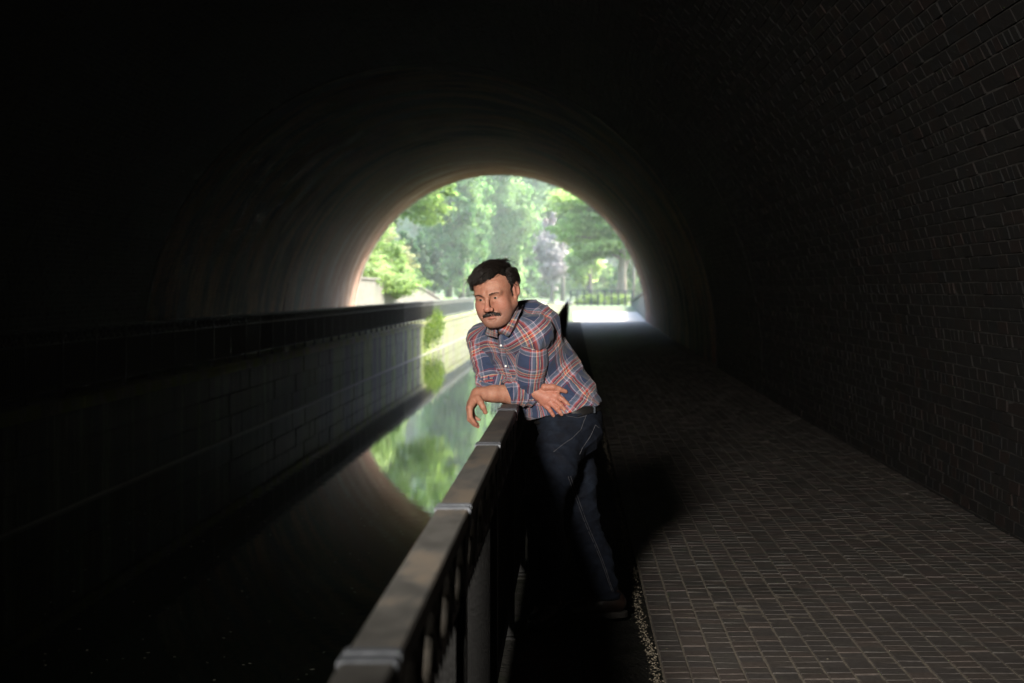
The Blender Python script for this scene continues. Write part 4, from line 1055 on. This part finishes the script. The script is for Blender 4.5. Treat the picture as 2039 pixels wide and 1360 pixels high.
# ---- hands
wR = onto(torso, 1061, 778, .028)
def ray(px, py, off): return onto(torso, px, py, off)
Rm = [ray(1108, 787, .026), ray(1104, 796, .028), ray(1097, 803, .027), ray(1088, 808, .024)]
Rp = [ray(1120, 795, .024), ray(1117, 807, .030), ray(1109, 814, .029), ray(1096, 818, .025)]
Rt = [ray(1132.5, 807, .016), ray(1128.5, 821, .018), ray(1118.5, 825, .018), ray(1103, 829, .016)]
Rth = [ray(1084, 771, .034), ray(1102, 771, .030), ray(1114, 775, .024), ray(1126, 779.5, .017)]
def hand(p, wrist, mc, pip, tip, th, fr=.0100, pr=.0165):
    d = None
    for i in range(4):
        e = cap(p, wrist+(mc[i]-wrist)*.12, mc[i], pr*1.08, pr*(.86 if i < 3 else .78)); d = e if d is None else smin(d, e, .012)
    mm = (mc[1]+mc[2])/2; d = smin(d, cap(p, wrist, wrist*.35+mm*.65, .022, .020), .016)
    for i in range(3): d = smin(d, cap(p, mc[i]*.75+wrist*.25, mc[i+1]*.75+wrist*.25, .0125), .012)
    ft = [1, 1.03, .98, .86]
    for i in range(4):
        dip = pip[i]*.42+tip[i]*.58+(pip[i]-mc[i])*.06
        f_ = chain(p, [mc[i], pip[i], dip, tip[i]], [fr*1.18*ft[i], fr*1.02*ft[i], fr*.92*ft[i], fr*.78*ft[i]], .003)
        f_ = smin(f_, ell(p, pip[i], (fr*1.06*ft[i],)*3), .003)
        d = smin(d, f_, .0055)
        d = smin(d, ell(p, mc[i]+(mc[i]-wrist)*.0, (fr*1.25*ft[i],)*3), .006)
    t_ = chain(p, th, [.0155, .0135, .0115, .0095], .006); return smin(d, t_, .010)
Rhand = lambda p: hand(p, wR, Rm, Rp, Rt, Rth)
Lm = [P(936, 811, 7.585), P(934, 813, 7.606), P(936, 813, 7.627), P(939, 811, 7.646)]
Lp = [P(937, 831, 7.575), P(935, 835, 7.603), P(938, 834, 7.628), P(943, 829, 7.648)]
Lt = [P(948, 845, 7.585), P(951.5, 849.5, 7.607), P(951, 845, 7.630), P(954, 836, 7.648)]
Lth = [P(951, 792, 7.60), P(957, 802, 7.585), P(962, 811, 7.582), P(966.5, 821, 7.588)]
Lhand = lambda p: hand(p, WrL+(P(951, 783, 7.63)-P(953, 785, 7.63)), Lm, Lp, Lt, Lth, .0096, .0150)
hcR = (wR+Rt[1])/2; hcL = (WrL+Lt[1])/2
def body(p):
    d = torso(p)+.02
    d = smin(d, grouped(p, Hd, .19, lambda q: head_loc(toL(q))*HS), .012)
    d = smin(d, chain(p, [toW((0, -.035, -.045)), toW((0, -.028, -.115)), Nb+(.0, .01, -.03)], [.056, .058, .066], .02), .022)
    la = chain(p, [ShL*.8+ElL*.2, ElL, ElL+u_L*.07+(0, 0, -.004), ElL*.3+WrL*.7, WrL], [.048, .043, .044, .036, .0305], .012)
    la = smin(la, ell(p, ElL+(.012, 0, -.022), (.025, .028, .022)), .02)
    d = smin(d, la, .01)
    ra = chain(p, [ShR*.8+ElR*.2, ElR, (ElR+WrR)/2, WrR, wR], [.046, .040, .036, .028, .026], .012); d = smin(d, ra, .006)
    d = smin(d, grouped(p, hcL, .10, Lhand), .008); d = smin(d, grouped(p, hcR, .11, Rhand), .008)
    d = smin(d, chain(p, [HpL, KnL, AnL+(0, 0, -.02)], [.08, .055, .042], .02), .02); d = smin(d, chain(p, [HpR, KnR, AnR+(0, 0, -.02)], [.08, .055, .042], .02), .02)
    return d
def blush(V):
    q = toL(V); ax = np.abs(q[:, 0]); qa = np.stack([ax, q[:, 1], q[:, 2]], 1)
    b1 = np.exp(-(np.linalg.norm((qa-(0, .108, -.035))/(.02, .02, .022), axis=1))**2)*.6
    b2 = np.exp(-(np.linalg.norm((qa-(.045, .06, -.035))/(.03, .03, .026), axis=1))**2)*.6
    b3 = np.exp(-(np.linalg.norm((qa-(.085, -.012, 0))/(.02, .03, .04), axis=1))**2)*.4
    b4 = np.exp(-(np.linalg.norm((qa-(0, .088, -.071))/(.022, .02, .009), axis=1))**2)*.9
    hR = np.exp(-(np.linalg.norm(V-hcR, axis=1)/.09)**2)*.55; hL = np.exp(-(np.linalg.norm(V-Lt[1], axis=1)/.05)**2)*.5
    return np.clip(b1+b2+b3+b4+hR+hL, 0, 1)
def stub(V):
    q = toL(V); f_ = np.clip((-.042-q[:, 2])/.02, 0, 1)*np.clip((q[:, 2]+.15)/.03, 0, 1)*(q[:, 1] > -.01)
    lip = np.exp(-(np.linalg.norm((np.stack([np.abs(q[:, 0]), q[:, 1], q[:, 2]], 1)-(0, .088, -.071))/(.024, .03, .009), axis=1))**2)
    return np.clip(f_-lip, 0, 1)
def mat_skin():
    m, nt, n, b, L = mat_new('skin')
    a1 = node(nt, 'ShaderNodeAttribute', attribute_name='blush'); a2 = node(nt, 'ShaderNodeAttribute', attribute_name='stubble'); tc = node(nt, 'ShaderNodeTexCoord')
    nz = node(nt, 'ShaderNodeTexNoise', i_Scale=30, i_Detail=7, i_Roughness=.7); L.new(tc.outputs['Object'], nz.inputs['Vector'])
    r = ramp(nt, [(.28, (.31, .125, .078)), (.72, (.48, .245, .165))]); L.new(nz.outputs['Fac'], r.inputs[0])
    m1 = node(nt, 'ShaderNodeMix', data_type='RGBA'); L.new(a1.outputs['Fac'], m1.inputs[0]); L.new(r.outputs[0], m1.inputs[6]); m1.inputs[7].default_value = (.46, .16, .12, 1)
    mu = node(nt, 'ShaderNodeMath', operation='MULTIPLY'); mu.inputs[1].default_value = .32; L.new(a2.outputs['Fac'], mu.inputs[0])
    m2 = node(nt, 'ShaderNodeMix', data_type='RGBA'); L.new(mu.outputs[0], m2.inputs[0]); L.new(m1.outputs[2], m2.inputs[6]); m2.inputs[7].default_value = (.16, .11, .10, 1)
    L.new(m2.outputs[2], b.inputs['Base Color']); b.inputs['Roughness'].default_value = .56; b.inputs['Specular IOR Level'].default_value = .4
    b.inputs['Subsurface Weight'].default_value = .12; b.inputs['Subsurface Scale'].default_value = .006; b.inputs['Subsurface Radius'].default_value = (1, .35, .2)
    n2 = node(nt, 'ShaderNodeTexNoise', i_Scale=170, i_Detail=4); L.new(tc.outputs['Object'], n2.inputs['Vector'])
    bp = node(nt, 'ShaderNodeBump', i_Strength=.5, i_Distance=.0016); L.new(n2.outputs['Fac'], bp.inputs['Height']); L.new(bp.outputs[0], b.inputs['Normal'])
    return m
M['skin'] = mat_skin()
sdf_obj(body, (-.50, 7.32, .03), (.30, 8.05, 1.62), .0028, 'body', M['skin'], man, attrs={'blush': blush, 'stubble': stub})

def mb_obj(mb, name, mat, parent, smooth=False):
    mb.v = [(a-parent_loc[0], b-parent_loc[1], c) for a, b, c in mb.v]; return mb.build(name, mat, parent, smooth)
# eyes
def flat_mat(name, col, rough=.6, spec=.5, metal=0.0):
    m, nt, n, b, L = mat_new(name); b.inputs['Base Color'].default_value = (*col, 1); b.inputs['Roughness'].default_value = rough; b.inputs['Specular IOR Level'].default_value = spec; b.inputs['Metallic'].default_value = metal
    return m
M['sclera'] = flat_mat('eye white', (.48, .42, .39), .25); M['iris'] = flat_mat('iris', (.05, .055, .045), .2, .5); M['pupil'] = flat_mat('pupil', (.01, .01, .01), .05, 1)
gaze = unit(FH[1]+FH[0]*.02+FH[2]*-.02)
def ball(c, r, name, mat, parent, n=20):
    mb = MB(); 
    for i in range(n//2+1):
        for j in range(n):
            th = math.pi*i/(n//2); ph = 2*math.pi*j/n; mb.v.append(tuple(c+r*np.array([math.sin(th)*math.cos(ph), math.sin(th)*math.sin(ph), math.cos(th)])))
    for i in range(n//2):
        for j in range(n): mb.f.append((i*n+j, i*n+(j+1) % n, (i+1)*n+(j+1) % n, (i+1)*n+j))
    return mb_obj(mb, name, mat, parent, True)
def disc(c, nrm, r, bulge, name, mat, parent, n=18):
    a = unit(np.cross(nrm, (0, 0, 1))); b_ = np.cross(nrm, a); mb = MB(); mb.v.append(tuple(c+nrm*bulge))
    for k in range(n): mb.v.append(tuple(c+r*(a*math.cos(6.2832*k/n)+b_*math.sin(6.2832*k/n))))
    for k in range(n): mb.f.append((0, 1+k, 1+(k+1) % n))
    return mb_obj(mb, name, mat, parent, True)
body_o = bpy.data.objects[[o.name for o in man.children if o.name.startswith('body')][0]]
for s_ in (1, -1):
    c_ = eye_c(s_); e = ball(c_, .0126*HS, 'eye', M['sclera'], man)
    disc(c_+gaze*.0119*HS, gaze, .0054*HS, .0012, 'iris', M['iris'], e); disc(c_+gaze*.0128*HS, gaze, .0024*HS, .0006, 'pupil', M['pupil'], e)

# hair: a dark cap with strands combed over it
def hair_sdf(p):
    q = toL(p); x, y, z = q[:, 0], q[:, 1], q[:, 2]; ax = np.abs(x)
    d = ell(q, (-.002, -.022, .035), (.0815, .100, .073)); d = smin(d, ell(q, (-.006, .032, .075), (.052, .040, .022)), .03)
    d = d-.0065*np.sin(x*85+y*40+2*np.sin(z*40))*np.sin(y*60+z*45)-.004*np.maximum(0, np.sin(x*130-y*70+1.0))*(z > .07)-.0025*np.sin((x*.8+y*.5)*420+3*np.sin(y*50))
    line = np.where(y > .03, .068+.0*x, np.where(y > -.002, .068-(.03-y)/.032*.066, np.where(y > -.03, .012, .012-(-.03-y)*1.35)))
    recess = np.where(y > .012, .016*np.exp(-((ax-.048)/.015)**2), 0)
    d = smax(d, (line+recess-z), .006)
    sb = ell(np.stack([ax, y, z], 1), (.0722, .004, .012), (.0035, .010, .019))
    return smin(d, sb, .006)*HS
M['hair'] = flat_mat('black hair', (.014, .010, .008), .38, .5)
lo = Hd-.17; hi = Hd+.19
M['haircap'] = flat_mat('black hair mass', (.006, .005, .004), .95, .1)
hair = sdf_obj(hair_sdf, lo, hi, .003, 'hair', M['haircap'], man)
def strands(n, seedf, step, segs, rad, name, parent, surf_f=None):
    mb = MB()
    for k in range(n):
        p, dir_ = seedf(k)
        if p is None: continue
        pts = [np.array(p)]; d_ = np.array(dir_)
        sg = segs if isinstance(segs, int) else segs(k)
        for i in range(sg): d_ = step(pts[-1], d_, i, k); pts.append(pts[-1]+d_)
        W = [toW(q) for q in pts]; r0 = rad*random.uniform(.7, 1.3)
        mb.tube(W, [r0*(1-.75*i/len(W)) for i in range(len(W))], 3, False)
    return mb_obj(mb, name, M['hair'], parent, True)
def seed_top(k):
    th = random.uniform(0, 6.283); ph = math.acos(random.uniform(-.05, 1)); d_ = np.array([math.sin(ph)*math.cos(th), math.sin(ph)*math.sin(th), math.cos(ph)])
    p = np.array((-.002, -.022, .037))+d_*np.array((.082, .102, .074))
    if p[2] < (.072+.014*math.exp(-((abs(p[0])-.048)/.015)**2) if p[1] > .02 else .02 if p[1] > -.03 else .02-(-.03-p[1])*1.3): return None, None
    return p, np.array([-.35, .9, .25 if p[1] < .05 else .5])*.009
def step_top(p, d_, i, k):
    cc = np.array((-.002, -.022, .037)); rel = (p-cc)/np.array((.0835, .104, .076)); r = np.linalg.norm(rel); nn = unit(rel/np.array((.0835, .104, .076)))
    f_ = np.array([-.55-.35*math.sin(k*.37), .75 if p[2] > .07 else -.5, 0])
    if abs(p[0]) > .06 and p[2] < .09: f_ = np.array([0, -.6, -.55])
    f_ = f_-nn*np.dot(f_, nn); f_ = unit(f_)*.0085
    tgt = 1.05+.10*math.sin(k*1.7)+(.06 if i < 2 else 0); corr = nn*(tgt-r)*.03
    return d_*.45+f_*.55+corr+RNG.normal(0, .0006, 3)
strands(2600, seed_top, step_top, lambda k: 6+k % 4, .0013, 'hair_strands', hair)
def seed_lock(k):     # unruly locks: over the forehead on his right, and on the crown
    if k % 5 < 3: return np.array((-.048+random.gauss(0, .014), .045+random.gauss(0, .012), .082+random.gauss(0, .007))), np.array([-.5, .4, .2])*.0055
    return np.array((.004+random.gauss(0, .026), -.005+random.gauss(0, .022), .108)), np.array([.3, .1, .9])*.007
def step_lock(p, d_, i, k):
    g_ = np.array([-.15, .1, -.6])*.0016*(i+1) if k % 5 < 3 else np.array([.55, .1, -.32])*.0016*(i+1)
    return d_*.92+g_*.55+RNG.normal(0, .0007, 3)
strands(330, seed_lock, step_lock, lambda k: (4+k % 2) if k % 5 < 3 else 6+k % 3, .0014, 'forelock', hair)
# moustache and eyebrows
def tuft(n, pf, df, len_, rad, name, parent):
    mb = MB()
    for k in range(n):
        p = np.array(pf(k)); d_ = unit(df(p, k)+RNG.normal(0, .18, 3)); l_ = len_*random.uniform(.7, 1.2)
        pts = [p, p+d_*l_*.5+np.array([0, .001, 0]), p+d_*l_+np.array([0, -.0005, -l_*.12])]
        mb.tube([toW(q) for q in pts], [rad, rad*.9, rad*.25], 3, False)
    return mb_obj(mb, name, M['hair'] if name == 'moustache' else M['brow'], parent, True)
M['brow'] = flat_mat('eyebrow hair', (.045, .025, .018), .6)
def snap(p):      # move a local point onto the head surface
    p = np.array(p, float); 
    for _ in range(4): 
        d = head_loc(p[None].astype(np.float32))[0]; p[1] -= d*.9
    return p
def mpos(k):
    x = random.uniform(-.034, .034); t = abs(x)/.034; return snap((x, .095, -.0560-.0095*t**1.6+random.uniform(-.0062, .0045)*(1-.35*t)))
tuft(160, lambda k: (np.array((random.choice((-1, 1))*(.0735+random.uniform(0, .003)), random.uniform(-.008, .016), random.uniform(-.016, .022)))), lambda p, k: np.array([0, .2, -1.0]), .008, .0006, 'sideburn', man)
mo = tuft(750, mpos, lambda p, k: np.array([p[0]*22, .30, -.75]), .0085, .0008, 'moustache', man)
def bpos(s_): 
    def f(k): 
        t = random.random(); return snap((s_*(.013+.036*t), .09, .0165+.0045*math.sin(t*2.6)-.002*t+random.uniform(-.0026, .0026)))
    return f
for s_ in (1, -1): tuft(120, bpos(s_), lambda p, k, s_=s_: np.array([s_*1.0, .25, .15]), .0065, .00032, 'eyebrow', man)
# nails
def nail(tip, prev, nrm, r, parent):
    t = unit(tip-prev); n_ = unit(nrm-t*np.dot(nrm, t)); s_ = np.cross(t, n_); c_ = tip+n_*r*.72; mb = MB()
    for i in range(4):
        for j in range(5):
            u = (i/3-.5)*r*1.5; v = (j/4-.5)*r*1.45; mb.v.append(tuple(c_+t*u+s_*v-n_*(v*v/r*.75+max(0, u)**2/r*.4)))
    for i in range(3):
        for j in range(4): mb.f.append((i*5+j, i*5+j+1, (i+1)*5+j+1, (i+1)*5+j))
    return mb_obj(mb, 'fingernail', M['nail'], parent, True)
M['nail'] = flat_mat('nail', (.56, .32, .25), .3)
toward = lambda p: unit(np.array([0, 0, CAM_H])-p)
for i in range(4): nail(Rt[i], Rp[i], toward(Rt[i])+np.array([0, 0, .5]), .0078, man)
nail(Rth[3], Rth[2], toward(Rth[3])+np.array([0, 0, .9]), .0095, man)

# ---- collar, placket, buttons, pocket
nkA, nkB = P(1022, 652, 7.70), P(996, 618, 7.60)
nax = unit(nkB-nkA); nf = unit(Fc[1]-nax*np.dot(Fc[1], nax)); nl = np.cross(nax, nf)
def collar():
    phis = np.radians(np.linspace(14, 346, 34)); V = []; U = []
    for k, f_ in enumerate(phis):
        dirv = nf*math.cos(f_)+nl*math.sin(f_); fr_ = min(f_, 2*math.pi-f_); tipk = max(0, 1-(fr_-.24)/.75)
        c0 = nkA+nax*.018
        inner = c0+dirv*.066+nax*(.024-.012*tipk); fold_ = c0+dirv*.073+nax*(.034-.016*tipk); outer = c0+dirv*(.100-.004*tipk)+nax*(-.006-.040*tipk)
        for q, w_ in ((inner, -.025), (fold_, 0), (outer, .045)): V.append(q); U.append((f_*.09, w_, 0))
        V.append((fold_*.5+outer*.5)+dirv*.006); U.append((f_*.09, .022, 0))
    V = np.array(V)-np.array(parent_loc); Fq = []
    for k in range(len(phis)-1):
        a = 4*k; b_ = a+4; Fq += [(a, a+1, b_+1, b_), (a+1, a+3, b_+3, b_+1), (a+3, a+2, b_+2, b_+3)]
    me = mesh_np('collar', V, Fq, True); at_ = me.attributes.new('puv', 'FLOAT_VECTOR', 'POINT'); at_.data.foreach_set('vector', np.array(U, np.float32).ravel())
    o = link('collar', me, M['plaid'], shirt); s_ = o.modifiers.new('thick', 'SOLIDIFY'); s_.thickness = .003; s_.offset = 0
    sb = o.modifiers.new('sub', 'SUBSURF'); sb.levels = 1; sb.render_levels = 1
def strip(pxs, half, off, name, uo):
    V = []; U = []; s_ = 0; prev = None
    for k, (a, b_) in enumerate(pxs):
        c_ = onto(shirt_body, a, b_, off)
        if prev is not None: s_ += np.linalg.norm(c_-prev)
        prev = c_
        for w_ in (-1, -.5, .5, 1):
            q = onto(shirt_body, a+w_*half, b_+w_*half*.1, off if abs(w_) < .9 else off*.3); V.append(q-np.array(parent_loc)); U.append((uo+w_*half/467, s_, 0))
    Fq = []
    for k in range(len(pxs)-1):
        for j in range(3): a = 4*k+j; Fq.append((a, a+1, a+5, a+4))
    me = mesh_np(name, V, Fq, True); at_ = me.attributes.new('puv', 'FLOAT_VECTOR', 'POINT'); at_.data.foreach_set('vector', np.array(U, np.float32).ravel()); return link(name, me, M['plaid'], shirt)
def flap(c, name, n_=8, off=.013):
    V = []; U = []
    for i in range(n_+1):
        for j in range(n_+1):
            u, v = i/n_, j/n_; q = (1-u)*((1-v)*np.array(c[0])+v*np.array(c[3]))+u*((1-v)*np.array(c[1])+v*np.array(c[2]))
            w_ = onto(virt, q[0], q[1], off+.004*math.sin(math.pi*v)); V.append(w_-np.array(parent_loc)); U.append((v*.055+.055, u*.07+.04, 0))
    V = np.array(V); G = V.reshape(n_+1, n_+1, 3).copy()
    for _ in range(3): G[1:-1, 1:-1] = (G[:-2, 1:-1]+G[2:, 1:-1]+G[1:-1, :-2]+G[1:-1, 2:])/4
    Fq = [(i*(n_+1)+j, i*(n_+1)+j+1, (i+1)*(n_+1)+j+1, (i+1)*(n_+1)+j) for i in range(n_) for j in range(n_)]
    me = mesh_np(name, G.reshape(-1, 3), Fq, True); at_ = me.attributes.new('puv', 'FLOAT_VECTOR', 'POINT'); at_.data.foreach_set('vector', np.array(U, np.float32).ravel())
    o = link(name, me, M['plaid'], shirt); s_ = o.modifiers.new('thick', 'SOLIDIFY'); s_.thickness = .004; s_.offset = 0
virt = lambda p: np.minimum(full_shirt(p), chain(p, [toW((0, -.035, -.06)), toW((0, -.028, -.115)), Nb+(.0, .01, -.03)], [.058, .060, .070], .02))
flap([(971, 641), (966, 668), (991, 673), (990, 654)], 'collar'); flap([(1043, 606), (1013, 672), (993, 658), (1024, 612)], 'collar')
pl_path = [(996, 668), (997, 680), (999, 695), (1002, 712), (1006, 728), (1011, 745), (1016, 760)]
strip(pl_path, 6.5, .005, 'placket', .06)
M['button'] = flat_mat('white button', (.75, .74, .72), .3)
for a, b_ in ((997.5, 688), (1007, 729)):
    c_ = onto(shirt_body, a, b_, .007); n_ = toward(c_); mb = MB(); mb.tube([c_-n_*.002, c_+n_*.001, c_+n_*.0018], [.0048, .0048, .0036], 14); mb_obj(mb, 'button', M['button'], shirt)

# ---- jeans
def jeans_core(p):
    d = ell(p, P(1135, 850, 7.79), (.160, .132, .115), Fp)
    d = smin(d, ell(p, P(1130, 822, 7.79), (.158, .140, .10), Fp), .04)
    return smin(d, ell(p, P(1150, 868, 7.76), (.10, .09, .085), Fp), .05)
def jeans_sdf(p):
    d = jeans_core(p)
    l1 = chain(p, [HpL+(.01, .01, .02), HpL*.5+KnL*.5, KnL, KnL*.5+AnL*.5+(.02, .01, 0), AnL+(0, 0, -.01)], [.106, .094, .080, .076, .066], .04)
    l2 = chain(p, [HpR+(.0, 0, .0), HpR*.5+KnR*.5, KnR, KnR*.5+AnR*.5+(.006, 0, 0), AnR+(.003, 0, -.012)], [.104, .092, .078, .074, .062], .04)
    d = smin(d, l1, .035); d = smin(d, l2, .03)
    kn = np.exp(-(np.linalg.norm(p-KnR.astype(np.float32), axis=1)/.13)**2)+np.exp(-(np.linalg.norm(p-AnR.astype(np.float32), axis=1)/.10)**2)*1.3+np.exp(-(np.linalg.norm(p-HpL.astype(np.float32), axis=1)/.16)**2)
    d = d-.010*wob(p, (-.25, .1, 1), 11, .9, .5)*kn-.004*wob(p, (.3, .5, .8), 8, 2.)
    waist = (p-P(1150, 812, 7.7).astype(np.float32))@unit((-.22, 0, .97)).astype(np.float32)
    d = smax(d, waist, .008)
    cufz = .085+.02*np.sin(p[:, 0]*30)*0
    return smax(d, .082-p[:, 2]+(p[:, 0]*.0), .006)
M['denim'] = mat_noise('dark denim', (.0020, .0028, .006), (.008, .012, .022), 14, .85, .5, 420, c3=(.012, .018, .03), s3=5, t3=(.55, .75), bdist=.002, spec=.2)
jeans = sdf_obj(jeans_sdf, (-.42, 7.35, .05), (.30, 8.08, 1.0), .0052, 'jeans', M['denim'], man)
M['thread'] = flat_mat('seam thread', (.06, .06, .068), .8)
def seam(pxs, name, f=jeans_sdf, r=.0012, off=.002, dash=False):
    mb = MB(); pts = [onto(f, a, b_, off) for a, b_ in pxs]
    fine = []
    for k in range(len(pts)-1):
        for t in np.linspace(0, 1, 5, endpoint=False): fine.append(onto(f, pxs[k][0]*(1-t)+pxs[k+1][0]*t, pxs[k][1]*(1-t)+pxs[k+1][1]*t, off))
    fine.append(pts[-1]); mb.tube(fine, r, 4); return mb_obj(mb, name, M['thread'], jeans)
leg = [(1131, 948), (1138, 968), (1146, 990), (1154, 1012), (1162, 1034), (1172, 1058), (1184, 1085), (1196, 1114), (1206, 1142), (1214, 1166), (1219, 1178)]
seam(leg, 'seam'); seam([(a+5-k*.2, b_) for k, (a, b_) in enumerate(leg)], 'seam')
seam([(1170, 820), (1163, 838), (1157, 855), (1140, 872), (1122, 884), (1102, 900)], 'seam')
seam([(1186, 846), (1176, 868), (1160, 892), (1154, 905)], 'pocket_seam'); seam([(1186, 846), (1193, 852)], 'pocket_seam')
seam([(1128, 828), (1150, 832), (1168, 828)], 'pocket_seam')
M['belt'] = flat_mat('black belt', (.012, .011, .011), .4)
wn = unit((-.22, 0, .97)).astype(np.float32)
def belt_sdf(p):
    d = ell(p, P(1135, 850, 7.79), (.160, .132, .115), Fp); w_ = (p-P(1150, 812, 7.7).astype(np.float32))@wn
    q = jeans_core(p)-.007
    return smax(smax(q, w_-.002, .002), -w_-.034, .002)
sdf_obj(belt_sdf, (-.28, 7.5, .82), (.22, 8.05, 1.05), .005, 'belt', M['belt'], man)
lp = MB(); lp.tube([onto(jeans_sdf, 1180, 806, .018), onto(jeans_sdf, 1184, 812, .02), onto(jeans_sdf, 1184, 822, .012)], .0045, 6); mb_obj(lp, 'belt_loop', flat_mat('loop', (.05, .06, .075), .8), jeans)

# ---- shoes
M['leather'] = mat_noise('brown leather', (.007, .004, .003), (.018, .009, .006), 22, .42, .35, 150, bdist=.002)
M['sole'] = mat_noise('rubber sole', (.012, .010, .009), (.03, .026, .022), 30, .8, .3)
def shoe(an, dirv, name):
    dirv = unit((dirv[0], dirv[1], 0)); sd = np.cross((0, 0, 1), dirv); fr_ = np.stack([sd, dirv, (0, 0, 1)]).astype(np.float32); o_ = np.array([an[0], an[1], 0], np.float32)
    def loc(p): return (p-o_)@fr_.T
    def up_(p):
        q = loc(p); d = cap(q, (0, -.045, .062), (0, .02, .062), .040, .041); d = smin(d, cap(q, (0, .04, .052), (.004, .165, .040), .042, .036), .03)
        d = smin(d, cap(q, (0, -.02, .08), (0, .0, .115), .045, .047), .025)
        d = smin(d, cap(q, (0, .05, .085), (0, .10, .066), .020, .016), .02)
        d = d-.0015*np.sin(q[:, 1]*140)*(q[:, 1] > .07)*(q[:, 1] < .13)*(q[:, 2] > .05)
        return smax(smax(d, .024-q[:, 2], .003), q[:, 2]-.122, .004)
    def so_(p):
        q = loc(p); w_ = np.where(q[:, 1] > 0, .047-.1*np.clip(q[:, 1]-.12, 0, 1)**1.2, .040)
        d = smin(ell(q*np.array([1, 1, 0], np.float32), (.004, .125, 0), (.049, .09, .05)), ell(q*np.array([1, 1, 0], np.float32), (0, -.04, 0), (.041, .05, .05)), .05)
        d = smin(d, cap(q*np.array([1, 1, 0], np.float32), (0, -.04, 0), (.003, .12, 0), .038, .045), .02)
        return smax(smax(d, q[:, 2]-.027, .003), .001-q[:, 2], .003)
    lo, hi = o_-.25, o_+.25; lo[2] = -.01; hi[2] = .15
    s_ = sdf_obj(up_, lo, hi, .004, name, M['leather'], man); sdf_obj(so_, lo, hi, .004, 'sole', M['sole'], s_)
    lc = MB()
    for k in range(5):
        y_ = .035+k*.017; z_ = .107-k*.0075; lc.tube([o_+fr_.T@np.array((x_, y_+.004*abs(x_)/.02, z_-(abs(x_)/.02)**2*.009)) for x_ in (-.026, -.012, 0, .012, .026)], .0022, 5)
    mb_obj(lc, 'laces', M['sole'], s_)
shoe(AnR+(.005, .0, 0), (-1, -.28, 0), 'shoe'); shoe(AnL+(.02, 0, 0), (-.35, -1, 0), 'shoe')
